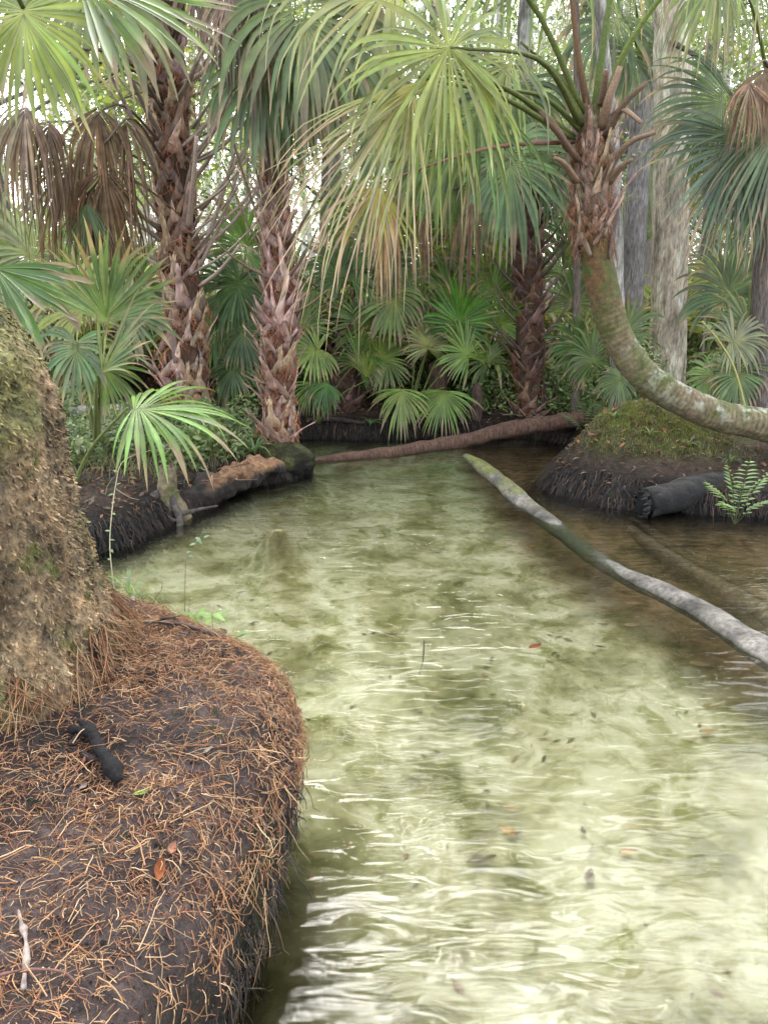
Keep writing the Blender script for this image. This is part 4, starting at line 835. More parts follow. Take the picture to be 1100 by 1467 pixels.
# peeling log and stump on the left bank
e = empty('rotten_log', gp(300, 705, .1), 'dark rotten log with a peeled orange-brown patch on the left bank beside the stump', 'log')
def peel(V, ring, C):
    s = fbm(V*A(30, 30, 8), 4, 94)[..., None]; m = np.clip(ring[..., 2:3]*1.8+.1+fbm(V*5, 3, 95)[..., None], 0, 1)*np.clip((V[..., 0:1]+1.62)/.1, 0, 1)
    return A(.035, .028, .024)*(1+.6*s)*(1-m)+A(.30, .17, .09)*(1+.8*s)*m
mb = MB(); tube(mb, [gp(262, 722, .06), gp(300, 700, .14), gp(335, 684, .18), gp(372, 672, .2), gp(402, 668, .17)], [.09, .12, .13, .11, .06], k=40, n=80, nz=.10, fq=8, seed=15, colfn=peel); mb.build('body', M_WOOD, e)
for i in range(14):
    x_ = rng.uniform(300, 365); p = gp(x_, 690-(x_-300)*.35+rng.uniform(-8, 8), .3); p[2] = .30+rng.uniform(-.03, .06); mb = MB()
    tube(mb, [p, p+A(rng.uniform(-.12, .12), rng.uniform(-.05, .05), rng.uniform(-.02, .03)), p+A(rng.uniform(-.2, .2), -.04, rng.uniform(-.1, .02))], [.014, .012, .003], k=4, n=6, flat=.35, col=A(.30, .17, .10)*rng.uniform(.5, 1.6))
    mb.build('peeling_bark', M_WOOD, e)
e = empty('stump', gp(243, 712, .15), 'short mossy stump whose grey roots reach down into the water on the left bank', 'stump')
st = gp(243, 728, .08)
mb = MB(); tube(mb, [st-A(0, 0, .14), st-A(0, 0, .02), st+A(0, 0, .05), st+A(.0, 0, .14), st+A(0, 0, .26), st+A(.01, 0, .37)], [.19, .15, .11, .085, .078, .07], k=40, n=60, nz=.05, fq=8, col=(.24, .19, .12), seed=16, cn=.7)
for i in range(16):
    a = i*2*PI/16+rng.normal(0, .1); p = st+A(.01+.055*math.cos(a), .055*math.sin(a), .35); tube(mb, [p, p+A(0, 0, rng.uniform(.01, .07))], [.014, .003], k=5, n=3, col=A(.24, .18, .12)*rng.uniform(.5, 1.2))
mb.build('body', M_CURVE, e)
def rel(dx, dy, z): return A(st[0]+dx, st[1]+dy, z)
for pts, r_ in [([rel(-.02, 0, .24), rel(-.12, -.08, .19), rel(-.22, -.14, .13), rel(-.27, -.22, .03), rel(-.29, -.30, -.1)], (.05, .042, .045, .04, .03)), ([rel(.02, -.02, .22), rel(.07, -.10, .13), rel(.14, -.20, .04), rel(.15, -.30, -.1)], (.045, .035, .03, .025)), ([rel(-.05, -.02, .16), rel(-.02, -.14, .10), rel(.06, -.20, .04), rel(.12, -.2, .03)], (.04, .03, .022, .015)),
                ([rel(-.06, .02, .18), rel(-.30, -.02, .19), rel(-.55, -.02, .20), rel(-.8, .02, .17)], (.035, .022, .018, .01)), ([rel(.10, -.16, .06), rel(.2, -.12, .08), rel(.30, -.05, .09), rel(.42, 0, .10)], (.025, .018, .014, .008)), ([rel(-.2, -.12, .13), rel(-.33, -.16, .10), rel(-.42, -.26, .0)], (.03, .022, .015))]:
    mb = MB(); tube(mb, pts, r_, k=14, n=44, nz=.018, fq=14, col=(.10, .088, .075), seed=17, cn=.6); mb.build('root', M_WOOD, e)
# mossy root clump under the red-footed palm
def clumpcol(V, ring, C):
    s = np.clip(fbm(V*5, 4, 96)*2+.5, 0, 1)[..., None]*np.clip((V[..., 2:3]-.05)/.12, 0, 1); return A(.018, .015, .013)*(1-s)+A(.20, .21, .07)*s
cc = gp(408, 672, .05); mb = MB()
tube(mb, [cc+A(0, .12, -.3), cc+A(0, .1, -.05), cc+A(0, .08, .08), cc+A(0, .08, .18), cc+A(0, .1, .27)], [.28, .31, .33, .30, .16], k=60, n=50, nz=.06, fq=7, seed=18, colfn=clumpcol)
o = mb.build('root_clump', M_SOIL); tag(o, 'dark mossy root clump in the water under the red-footed palm', 'root clump')
# brown rounded stump among the palmettos and broken palm bases on the far bank
def knob(px, py, Y, r, h, label, col, name='stump'):
    c_ = at(px, py, Y); mb = MB(); tube(mb, [A(c_[0], Y, gz(c_[0], Y)-.1), A(c_[0], Y, c_[2]-.1), A(c_[0], Y, c_[2]+.04), A(c_[0], Y, c_[2]+.10)], [r*.8, r, r*.95, r*.4], k=24, n=30, nz=.03, fq=9, col=col, cn=.6, seed=int(px))
    tag(mb.build(name, M_PTRUNK), label, 'stump')
knob(627, 527, 10.5, .13, .3, 'rounded brown palm stump showing between the palmettos on the far bank', (.19, .12, .08))
knob(683, 560, 10.15, .08, .3, 'narrow reddish broken palm base at the edge of the far bank', (.14, .09, .07))
knob(716, 545, 10.6, .10, .3, 'dark shaggy palm stump just left of the dark shaggy palm foot', (.13, .08, .07))

# ------------------------------------------------------------------ small things on the near bank
def twig(px, r, label, name='stick', mat=M_TWIG, col=(.1, .07, .06), lift=.006, n=24, k=8, nz=.003, cat='stick', forks=()):
    mb = MB()
    for P_, r_ in [(px, r)]+list(forks):
        Q_ = [hit(*p[:2])[0]+hit(*p[:2])[1]*(lift+(p[2] if len(p) > 2 else 0)) for p in P_]
        tube(mb, Q_, r_, k=k, n=n, col=col, nz=nz, fq=40, cn=.5)
    return tag(mb.build(name, mat), label, cat)
twig([(116, 1046, .03), (130, 1066, .04), (144, 1084, .030), (160, 1110, .034), (170, 1130, .02)], [.006, .013, .017, .015, .026, .010], 'thick charred black stick lying on the near bank below the trunk', name='charred_stick', mat=M_WOOD, col=(.006, .0055, .006), n=54, k=18, nz=.016, forks=[([(98, 1055, .02), (125, 1068, .04), (146, 1082, .03)], [.008, .012, .012])])
for k_, (p_, lb_) in enumerate([([(100, 1070), (118, 1062, .02), (140, 1064, .03)], 'short frayed black twig across the top of the charred stick'), ([(118, 1078), (130, 1092, .012), (150, 1098, .02)], 'crooked black twig tucked against the left of the charred stick'), ([(128, 1046), (140, 1060, .02), (146, 1084, .03)], 'thin black twig right of the charred stick top')]):
    twig(p_, [.008, .009, .005], lb_, name='charred_twig', mat=M_WOOD, col=(.03, .02, .02), nz=.006)
twig([(96, 1128), (118, 1105, .01), (128, 1088, .01), (150, 1100)], [.004, .004, .003], 'small reddish curled twig beside the charred stick', col=(.18, .08, .05))
twig([(192, 908), (222, 895, .01), (252, 890, .012), (275, 888, .02)], [.004, .006, .004], 'thin dark straight twig crossing the near bank crest', col=(.05, .035, .03))
twig([(226, 895, .008), (262, 900, .012), (300, 912, .01), (322, 917, .006)], [.007, .010, .008], 'knobbly dark brown stick near the water-side crest of the near bank', col=(.09, .06, .05), nz=.006)
twig([(145, 828, .01), (170, 842, .012), (188, 852, .012), (196, 876, .0)], [.006, .009, .009, .006], 'pale bent root at the foot of the near trunk', col=(.40, .33, .27), name='root')
twig([(30, 1312, .01), (36, 1365, .012), (37, 1425, .008)], [.002, .007, .006, .007, .003], 'short stick with peeling white bark at the lower left corner', col=(.27, .22, .19), nz=.008)
twig([(0, 1408, .02), (45, 1395, .03), (90, 1402, .02), (120, 1425, .0)], [.0028, .0035, .002], 'long reddish root arching across the lower left corner', col=(.14, .07, .055), name='root')
twig([(180, 905, .002), (190, 918, .004), (205, 925, .002)], [.004, .004, .003], 'short dark twig right of the trunk foot', col=(.05, .03, .03))
twig([(372, 1210, .01), (368, 1190, .02), (395, 1160, .03)], [.003, .003, .001], 'thin dark rootlet standing off the near bank rim', col=(.1, .07, .05))
def leaf_item(px, py, L, W, ang, col, label, tree=None, pos=None, nn=None, lift=.008, name='fallen_leaf', stem=.0, curl=.15):
    p, n_ = (hit(px, py) if pos is None else (pos, A(0, 0, 1)))
    if nn is not None: n_ = nrm(nn)
    u = nrm(A(math.cos(ang), math.sin(ang), 0)-n_*np.dot(A(math.cos(ang), math.sin(ang), 0), n_)); v = np.cross(n_, u); mb = MB()
    K_ = 11; t = np.linspace(0, 1, K_); wv = W*np.sin(PI*t**.85)*.5+.0005; V_ = []
    for s in (-1, -.5, 0, .5, 1):
        V_.append(p+n_*(lift+curl*L*(t[:, None]-.5)**2+abs(s)*W*curl)+u*((t-.5)*L)[:, None]+v*(s*wv)[:, None])
    V_ = np.stack(V_, 1)+rng.normal(0, L*.006, (K_, 5, 3)); cl = np.tile(np.asarray(col, float), (K_*5, 1))*rng.uniform(.8, 1.2, (K_*5, 1)); mb.add(V_, gridq(K_, 5), None, cl)
    if stem: tube(mb, [p+n_*lift+u*L*.48, p+n_*(lift+.01)+u*L*(.5+stem)], [.0012, .0008], k=4, n=3, col=np.asarray(col)*.5)
    return tag(mb.build(name, M_DEAD), label, 'leaf')
leaf_item(228, 1246, .062, .026, 1.8, (.34, .11, .04), 'reddish-brown fallen leaf lying among rootlets low on the near bank')
leaf_item(245, 1218, .045, .02, 1.5, (.42, .20, .12), 'pinkish-tan curled fallen leaf just above the reddish-brown one')
leaf_item(256, 1134, .05, .026, 1.7, (.14, .10, .10), 'grey-purple fallen leaf in the middle of the near bank')
leaf_item(203, 1139, .05, .018, .7, (.30, .52, .10), 'small bright green leaf beside the charred stick end')
leaf_item(120, 1131, .04, .014, 1.4, (.42, .34, .33), 'small pale grey-pink leaf left of the charred stick end')
leaf_item(190, 1262, .05, .018, 1.4, (.12, .06, .05), 'narrow dark maroon fallen leaf left of the reddish-brown one')
leaf_item(300, 1076, .04, .012, .7, (.45, .38, .34), 'small pale sliver leaf on the upper near bank')
leaf_item(238, 862, .06, .02, .2, (.30, .20, .20), 'mauve fallen leaf on the crest of the near bank')
leaf_item(322, 905, .05, .02, -.3, (.20, .12, .12), 'dark fallen leaf near the far rim of the near bank')
# on and in the water
leaf_item(766, 929, .085, .045, .5, (.36, .12, .06), 'red-brown leaf with a dark stalk floating in the middle of the stream', pos=gp(766, 929, 0), lift=.006, stem=.25, curl=.25, name='floating_leaf')
o = MB(); pb = gp(600, 968, -.15); tp = gp(607, 930, .0)+A(0, 0, .05)
tube(o, [pb, (pb+tp)/2+A(.01, 0, 0), tp], [.006, .008, .011], k=6, n=14, flat=.4, col=(.10, .08, .05), nz=.003, fq=40); tag(o.build('stick', M_TWIG), 'dark flat stick standing up out of the water left of the floating leaf', 'stick')
for i, (px, py, L, a, c, lb) in enumerate([(672, 718, .10, .1, (.60, .28, .10), 'orange sunken leaf in the far pool near the mossy log end'), (762, 783, .07, .3, (.62, .34, .08), 'orange-yellow sunken leaf left of the sunken log'), (905, 895, .10, .2, (.66, .40, .25), 'pale orange sunken leaf right of the floating red leaf'), (1003, 950, .11, -.2, (.55, .34, .18), 'tan sunken leaf near the right edge below the sunken log'),
                                          (727, 1186, .07, 2.4, (.70, .34, .08), 'orange sunken leaf with a dark twin near the middle of the stream'), (740, 1190, .05, .4, (.06, .06, .06), 'black sunken leaf touching the orange one'), (899, 1216, .06, .1, (.68, .38, .16), 'peach sunken leaf right of the stream middle'), (1015, 1042, .08, .1, (.68, .42, .22), 'peach sunken leaf beyond the white water patch at right'),
                                          (625, 786, .10, .2, (.55, .45, .32), 'cream sunken leaf in the far left of the sandy run'), (860, 925, .05, -.4, (.10, .09, .07), 'small dark sunken leaf right of the floating leaf'), (576, 720, .05, 0, (.5, .2, .12), 'small red sunken leaf in the far pool'), (845, 1250, .07, 1.2, (.16, .10, .07), 'dark brown sunken leaf below the peach one'), (690, 1228, .10, .3, (.12, .10, .06), 'dark sunken leaf pile left of the stream middle'), (835, 1185, .04, 1.6, (.05, .05, .05), 'tiny black sunken leaf right of the orange one'), (672, 1022, .06, .2, (.12, .11, .08), 'dark sunken leaf below the upright stick')]):
    p = gp(px, py, -.26); h = GB.ray_cast(Vector((p[0], p[1], 3)), Vector((0, 0, -1))); p[2] = h[0].z+.004
    leaf_item(px, py, L*1.25, L*.55, a, c, lb, pos=p, lift=.02, name='sunken_leaf')
mb = MB()   # sediment and leaf crumbs on the bed
nd = 5000; X_ = rng.uniform(-1.2, 4.5, nd); Y_ = rng.uniform(.9, 8.8, nd)**1.0
_, dd = ground_h(X_, Y_); ok = (dd < -.1); X_, Y_ = X_[ok], Y_[ok]; ns_ = len(X_); Z_, _ = ground_h(X_, Y_)
keep = fbm(np.stack([X_*1.7, Y_*1.7, 0*X_], -1), 3, 55)+rng.normal(0, .3, ns_) > .05; X_, Y_, Z_ = X_[keep], Y_[keep], Z_[keep]; ns_ = len(X_)
a = rng.uniform(0, PI, ns_); l = rng.uniform(.004, .03, ns_)*rng.choice([.6, 1, 1.3], ns_); w_ = l*rng.uniform(.15, .5, ns_); u = np.stack([np.cos(a), np.sin(a), 0*a], -1); v = np.stack([-np.sin(a), np.cos(a), 0*a], -1); p = np.stack([X_, Y_, Z_+.008], -1)
mb.add(np.stack([p-u*l[:, None], p+v*w_[:, None], p+u*l[:, None], p-v*w_[:, None]], 1), np.arange(ns_*4).reshape(-1, 4), None, np.repeat(np.array([(.2, .16, .08), (.1, .09, .06), (.35, .2, .1), (.16, .18, .07)])[rng.integers(0, 4, ns_)], 4, 0))
tag(mb.build('bed_debris', M_DEAD, origin=(0, 0, 0)), 'fine leaf crumbs and algae flecks scattered over the sandy stream bed', 'debris', kind='stuff')

# ------------------------------------------------------------------ leaf litter on the banks
def scatter_leaves(n, xr, yr, size, colors, label, name='leaf_litter', cond=None, up=.012, tilt=.35, wr=.45):
    X_ = rng.uniform(*xr, n); Y_ = rng.uniform(*yr, n); Z_, dd = ground_h(X_, Y_); ok = (dd > .12)
    if cond is not None: ok &= cond(X_, Y_, Z_, dd)
    X_, Y_, Z_ = X_[ok], Y_[ok], Z_[ok]; m = len(X_); nn = nrm(A(0, 0, 1)+rng.normal(0, tilt, (m, 3))); u = nrm(np.cross(nn, rng.normal(0, 1, (m, 3)))); v = np.cross(nn, u); l = rng.uniform(*size, m)[:, None]; w_ = l*rng.uniform(.25, wr, (m, 1))
    p = np.stack([X_, Y_, Z_+up+rng.uniform(0, .02, m)], -1); mb = MB()
    mb.add(np.stack([p-u*l, p+v*w_+nn*w_*.3, p+u*l, p-v*w_+nn*w_*.3], 1), np.arange(m*4).reshape(-1, 4), None, np.repeat(np.array(colors)[rng.integers(0, len(colors), m)]*rng.uniform(.6, 1.3, (m, 1)), 4, 0))
    tag(mb.build(name, M_DEAD, origin=(0, 0, 0)), label, 'leaves', kind='stuff')
LC = [(.30, .16, .09), (.22, .11, .07), (.40, .26, .18), (.13, .08, .06), (.45, .22, .12), (.30, .24, .18)]
scatter_leaves(16000, (-4, 5), (5.2, 14), (.015, .05), LC, 'brown leaf litter covering the banks around the stream')
# moss and grass tufts on the right mound
def blades(n, pick, L, wd, colors, label, name, cat='grass', lean=.5, mat=None, K=4):
    P_ = pick(n); m = len(P_); az = rng.uniform(0, 2*PI, m); le = np.abs(rng.normal(lean, .25, m)); l = rng.uniform(*L, m); t = np.linspace(0, 1, K)
    o_ = np.stack([np.cos(az), np.sin(az), 0*az], -1)
    C_ = P_[:, None]+A(0, 0, 1)*(l[:, None]*(t-.35*le[:, None]*t**2))[..., None]+o_[:, None]*(l[:, None]*le[:, None]*t**1.8)[..., None]
    s = np.stack([-np.sin(az), np.cos(az), 0*az], -1)[:, None]*(wd*rng.uniform(.6, 1.3, m)[:, None]*(1-t**1.5))[..., None]
    V_ = np.stack([C_-s, C_+s], 2); Q = (gridq(K, 2)[None]+(np.arange(m)*K*2)[:, None, None]).reshape(-1, 4); mb = MB()
    cc_ = np.array(colors)[rng.integers(0, len(colors), m)]*rng.uniform(.7, 1.3, (m, 1)); mb.add(V_, Q, None, np.repeat(cc_, K*2, 0))
    return mb, label, name, cat
def on_ground(cx, cy, rx, ry, zmin=.12):
    def f(n):
        X_ = rng.normal(cx, rx, n); Y_ = rng.normal(cy, ry, n); Z_, dd = ground_h(X_, Y_); ok = (Z_ > zmin) & (dd > .05); return np.stack([X_[ok], Y_[ok], Z_[ok]], -1)
    return f
mb, lb, nm, ct = blades(9000, on_ground(2.75, 7.45, .42, .3, .38), (.015, .05), .003, [(.22, .28, .04), (.30, .32, .06), (.14, .18, .03), (.35, .28, .10)], 'bright moss and short grass carpeting the mound on the right bank', 'moss'); tag(mb.build(nm, M_LEAF, origin=(2.7, 7.4, .5)), lb, 'moss', kind='stuff')
mb, lb, nm, ct = blades(3600, lambda n: on_ground(-2.6, 7.6, .6, .45, .15)(n), (.08, .26), .004, [(.16, .24, .07), (.25, .30, .10), (.34, .25, .14), (.22, .2, .1)], 'long mixed green and straw grass on the left bank behind the stump', 'grass', lean=.7); tag(mb.build(nm, M_LEAF, origin=(-2.5, 7, .2)), lb, 'grass', kind='stuff')
def herbs(n, cx, cy, rx, ry, hmax, colors, label, name='undergrowth', leaf=(.02, .05), zmin=.15, box=False):
    if box: X_ = rng.uniform(cx-rx, cx+rx, n); Y_ = rng.uniform(cy-ry, cy+ry, n)
    else: X_ = rng.normal(cx, rx, n); Y_ = rng.normal(cy, ry, n)
    Z_, dd = ground_h(X_, Y_); cl = fbm(np.stack([X_*1.3, Y_*1.3, 0*X_], -1), 3, 66)
    ok = (Z_ > zmin) & (dd > .25) & (cl > -.25); X_, Y_, Z_, cl = X_[ok], Y_[ok], Z_[ok], cl[ok]; m = len(X_)
    p = np.stack([X_, Y_, Z_+rng.uniform(.02, 1, m)**1.3*hmax*(.5+.8*cl.clip(-.4, 1))], -1); nn = nrm(A(0, -.3, 1)+rng.normal(0, .55, (m, 3))); u = nrm(np.cross(nn, rng.normal(0, 1, (m, 3)))); v = np.cross(nn, u); l = rng.uniform(*leaf, m)[:, None]; w_ = l*rng.uniform(.3, .5, (m, 1)); mb = MB()
    mb.add(np.stack([p-u*l, p+v*w_+nn*w_*.3, p+u*l, p-v*w_+nn*w_*.3], 1), np.arange(m*4).reshape(-1, 4), None, np.repeat(np.array(colors)[rng.integers(0, len(colors), m)]*rng.uniform(.6, 1.4, (m, 1)), 4, 0))
    tag(mb.build(name, M_LEAF, origin=(cx, cy, .2)), label, 'undergrowth', kind='stuff')
herbs(26000, 2.8, 10.8, 1.8, 1.5, 1.0, [(.18, .30, .08), (.28, .40, .12), (.36, .46, .2)], 'leafy green undergrowth behind the right bank mound', box=True)
herbs(26000, -2.9, 8.2, 1.5, 1.3, .55, [(.18, .29, .10), (.26, .36, .12), (.34, .40, .18)], 'low leafy undergrowth on the left bank', box=True)
herbs(22000, .2, 11.8, 2.6, 1.2, 1.1, [(.18, .29, .08), (.26, .38, .11), (.34, .44, .16)], 'dark leafy undergrowth between the palmettos on the far bank', box=True)
herbs(60000, 0, 19, 14, 6, 1.7, [(.3, .4, .14), (.38, .46, .2), (.46, .5, .28)], 'pale sunlit undergrowth on the forest floor farther back', leaf=(.04, .10), box=True)

# dark rootlets and muddy crumbs dripping down the far and side banks
def bank_fringe(n, xr, yr, label):
    X_ = rng.uniform(*xr, n*30); Y_ = rng.uniform(*yr, n*30); Z_, dd = ground_h(X_, Y_); ok = (dd > .0) & (dd < .22); X_, Y_, Z_ = X_[ok][:n], Y_[ok][:n], Z_[ok][:n]
    e_ = .02; gx_ = (ground_h(X_+e_, Y_)[1]-ground_h(X_-e_, Y_)[1]); gy_ = (ground_h(X_, Y_+e_)[1]-ground_h(X_, Y_-e_)[1]); o_ = -nrm(np.stack([gx_, gy_, 0*gx_], -1)); m = len(X_); K_ = 5; t = np.linspace(0, 1, K_); l = rng.uniform(.04, .2, m)
    P_ = np.stack([X_, Y_, Z_+.01], -1)[:, None]+o_[:, None]*(l[:, None]*t*.75)[..., None]-A(0, 0, 1)*(l[:, None]*t**1.6)[..., None]+rng.normal(0, .008, (m, K_, 3)); R_ = rng.uniform(.001, .005, m)[:, None]*(1-.6*t)
    s_ = np.cross(o_, A(0, 0, 1))[:, None]*R_[..., None]; V_ = np.stack([P_-s_, P_+o_[:, None]*R_[..., None], P_+s_], 2); Q = (gridq(K_, 3)[None]+(np.arange(m)*K_*3)[:, None, None]).reshape(-1, 4); mb = MB()
    mb.add(V_, Q, None, np.repeat(np.array([(.015, .012, .01), (.03, .022, .018), (.08, .05, .035), (.16, .09, .05)])[rng.choice(4, m, p=[.4, .35, .18, .07])], K_*3, 0)); tag(mb.build('root_fringe', M_ROOT, origin=(X_.mean(), Y_.mean(), 0)), label, 'roots', kind='stuff')
bank_fringe(2600, (1.2, 4.6), (5.8, 9.5), 'dark rootlets hanging over the edge of the right bank'); bank_fringe(2600, (-3.4, -.6), (5.0, 9.0), 'dark rootlets hanging over the edge of the left bank'); bank_fringe(2200, (-1.6, 2.4), (9.4, 10.8), 'dark rootlets hanging over the edge of the far bank')
# ------------------------------------------------------------------ individual small plants
def strap_plant(base, n, L, wd, col, label, name='spider_plant', cat='plant', spread=.8, up=1.0, seed=0, mat=None):
    e = empty(name, base, label, cat); r = np.random.default_rng(seed)
    for i in range(n):
        az = r.uniform(0, 2*PI); l = L*r.uniform(.6, 1.1); K_ = 10; t = np.linspace(0, 1, K_); s = spread*r.uniform(.5, 1.3)
        o_ = A(math.cos(az), math.sin(az), 0); c_ = base+o_*(l*s*t**1.4)[:, None]+A(0, 0, 1)*(l*(up*t-.9*s*t**2.4))[:, None]; sv = A(-math.sin(az), math.cos(az), 0)*(wd*np.sin(PI*(.12+.88*t))**.7)[:, None]
        mb = MB(); mb.add(np.stack([c_-sv, c_-A(0, 0, wd*.4), c_+sv], 1), gridq(K_, 3), None, np.asarray(col)*r.uniform(.7, 1.3)); mb.build('leaf', mat or M_LEAF, e)
    return e
def gh(px, py):
    return hit(px, py)[0]
strap_plant(gh(366, 655)+A(0, 0, .02), 16, .34, .012, (.22, .38, .14), 'spiky strap-leaved plant growing on the left bank just left of the red palm foot', seed=1)
strap_plant(gh(322, 652)+A(0, 0, 0), 12, .26, .010, (.16, .28, .10), 'small strap-leaved plant behind the peeled log', seed=2)
strap_plant(hit(186, 858, MBV)[0], 11, .36, .006, (.34, .50, .20), 'thin grassy tuft at the back rim of the near bank beside the trunk', name='grass_tuft', seed=3, spread=.7)
strap_plant(hit(206, 862, MBV)[0], 8, .26, .005, (.30, .45, .20), 'small grass tuft on the near bank rim right of the taller one', name='grass_tuft', seed=4, spread=.9)
strap_plant(gp(530, 610, .25), 10, .22, .008, (.18, .30, .12), 'small drooping tuft hanging over the middle of the far bank', name='grass_tuft', seed=6)
strap_plant(hit(775, 595, GB)[0], 12, .3, .008, (.20, .34, .12), 'bright tuft by the right end of the fallen log', name='grass_tuft', seed=7)
strap_plant(hit(930, 625, GB)[0], 12, .16, .006, (.28, .38, .10), 'short bright tuft on the moss of the right mound', name='grass_tuft', seed=8)
def oval(mb, p, d, n_, L, W, col, K_=7, curl=.3):
    d = nrm(d); n_ = nrm(n_-d*np.dot(n_, d)); s = np.cross(n_, d); t = np.linspace(0, 1, K_); w_ = W*.5*np.sin(PI*t**.8)+.0004
    c_ = p+d*(L*t)[:, None]-n_*(curl*L*t**2)[:, None]
    mb.add(np.stack([c_-s*w_[:, None]+n_*w_[:, None]*.25, c_, c_+s*w_[:, None]+n_*w_[:, None]*.25], 1), gridq(K_, 3), None, np.asarray(col)*rng.uniform(.8, 1.25))
def sapling(stem, r, leaves, label, name='sapling', scol=(.2, .15, .1), lcol=(.3, .46, .16), L=.05, W=.02, frac=(.3, 1), extra=()):
    base = np.asarray(stem[0], float); e = empty(name, base, label, 'plant'); mb = MB(); P_ = spline(stem, 24); tube(mb, P_, r, k=6, col=scol, nz=.001, fq=60, cn=.4)
    for ex in extra: tube(mb, ex, [r[-1]*.8, r[-1]*.4], k=5, n=8, col=scol)
    mb.build('stem', M_TWIG, e)
    for i in range(leaves):
        t = frac[0]+(frac[1]-frac[0])*(i+.5)/leaves; p = P_[min(23, int(t*23))]; a = i*2.4+rng.normal(0, .3); mb = MB()
        oval(mb, p, A(math.cos(a), math.sin(a)*.7-.1, rng.uniform(.0, .7)), A(0, -.3, 1), L*rng.uniform(.7, 1.2), W, lcol); mb.build('leaf', M_LEAF, e)
    return e
s0 = hit(265, 880, MBV)[0]; Ys = s0[1]
sapling([s0, at(266, 815, Ys), at(270, 795, Ys), at(283, 776, Ys), at(294, 770, Ys)], [.0022, .0018, .001], 9, 'thin brown sprig with tiny blue-green leaves on the near bank rim over the water', lcol=(.30, .44, .28), L=.04, W=.02, frac=(.45, 1))
s1_ = hit(305, 900, MBV)[0]; sapling([s1_, s1_+A(0, 0, .05), s1_+A(.005, 0, .10)], [.002, .0015], 6, 'small bright green seedling with broad leaves on the near bank rim', lcol=(.38, .58, .18), L=.12, W=.036, frac=(.3, 1))
s2_ = hit(282, 892, MBV)[0]; sapling([s2_, s2_+A(0, 0, .02), s2_+A(-.005, 0, .04)], [.0015, .001], 4, 'tiny green seedling left of the bright broad-leaved one', lcol=(.28, .5, .10), L=.11, W=.034, frac=(.3, 1))
s3_ = hit(338, 915, MBV)[0]; sapling([s3_, s3_+A(.01, 0, .01), s3_+A(.02, 0, .02)], [.0012, .001], 5, 'low creeping green seedling at the right of the rim plants', lcol=(.3, .46, .14), L=.08, W=.02, frac=(.2, 1))
s4_ = hit(200, 1134, MBV)[0]
s5 = hit(165, 850, MBV)[0]; Ys = s5[1]
sapling([s5, at(158, 790, Ys), at(160, 740, Ys), at(167, 690, Ys), at(176, 662, Ys), at(205, 648, Ys), at(248, 642, Ys)], [.004, .0035, .003, .002], 10, 'tall pale bare sapling stem bending right above the near bank, beside the trunk', scol=(.55, .50, .34), lcol=(.36, .54, .2), L=.035, W=.02, frac=(.05, .6), extra=([at(166, 700, Ys), at(185, 712, Ys), at(200, 716, Ys)], [at(236, 642, Ys), at(228, 632, Ys), at(222, 628, Ys)]))
for k_, (px, py, n_, L_, lb) in enumerate([(985, 640, 10, .14, 'small grass tuft low on the right mound under the curved trunk'), (880, 600, 9, .16, 'short grass tuft near the top of the right mound'), (1045, 665, 12, .2, 'grass tuft between the curved trunk and the hollow log'), (835, 612, 9, .2, 'leafy tuft on the left shoulder of the right mound')]):
    strap_plant(hit(px, py, GB)[0], n_, L_, .006, (.24, .36, .12), lb, name='grass_tuft', seed=60+k_)
def fern(base, specs, label, col=(.24, .40, .10), name='fern'):
    e = empty(name, base, label, 'fern')
    for (tipv, L, nl) in specs:
        tipv = np.asarray(tipv, float); m = (base+tipv)/2+A(0, 0, .06); P_ = spline([base, m, tipv], 30); T_ = nrm(np.gradient(P_, axis=0)); mb = MB(); tube(mb, P_, [.003, .0015], k=4, col=(.2, .24, .08))
        for i in range(nl):
            t = .3+.68*i/nl; k_ = int(t*29); w_ = math.sin(PI*(.18+.8*(t-.3)/.7))
            for sg in (-1, 1):
                side_ = nrm(np.cross(T_[k_], A(0, 0, 1)))*sg; d = side_+T_[k_]*.5-A(0, 0, .15)
                oval(mb, P_[k_], d, A(0, -.2, 1), L*w_, L*.26, col, K_=5, curl=.2)
        mb.build('frond', M_LEAF, e)
    return e
fb = gp(1052, 752, .05); Yf = fb[1]
fern(fb, [(at(1008, 688, Yf-.1), .10, 9), (at(1040, 662, Yf), .11, 9), (at(1075, 655, Yf-.1), .11, 9), (at(1105, 672, Yf-.2), .11, 9), (at(1030, 720, Yf-.3), .08, 8), (at(1110, 715, Yf-.3), .10, 8), (at(1062, 690, Yf+.1), .09, 8)], 'bright green fern in front of the charred hollow log at right')
f2 = hit(1085, 600, GB)[0]; fern(f2, [(f2+A(-.3, -.1, .28), .11, 10), (f2+A(.2, -.1, .3), .11, 10), (f2+A(-.05, -.2, .35), .11, 10), (f2+A(-.4, 0, .1), .10, 10)], 'pale blue-green fern above the right end of the curved trunk', col=(.22, .36, .18))
fc_ = gpt(842, 9.3); fern(fc_, [(fc_+A(-.4, -.2, .35), .1, 10), (fc_+A(.25, -.2, .4), .1, 10), (fc_+A(0, -.3, .5), .1, 10), (fc_+A(-.2, -.1, .6), .1, 10), (fc_+A(.4, 0, .2), .1, 9)], 'fern growing between the fallen log end and the bend of the curved palm', col=(.17, .30, .12))
# long yellow-green stalk at right
mb = MB(); tube(mb, [at(1068, 590, 8.2), at(1052, 530, 8.1), at(1030, 490, 8.0), at(1005, 460, 7.9)], [.014, .010, .006], k=6, n=20, col=(.42, .40, .14)); tag(mb.build('bare_stalk', M_TWIG), 'bare yellow-green leaf stalk leaning left near the right edge', 'stalk')
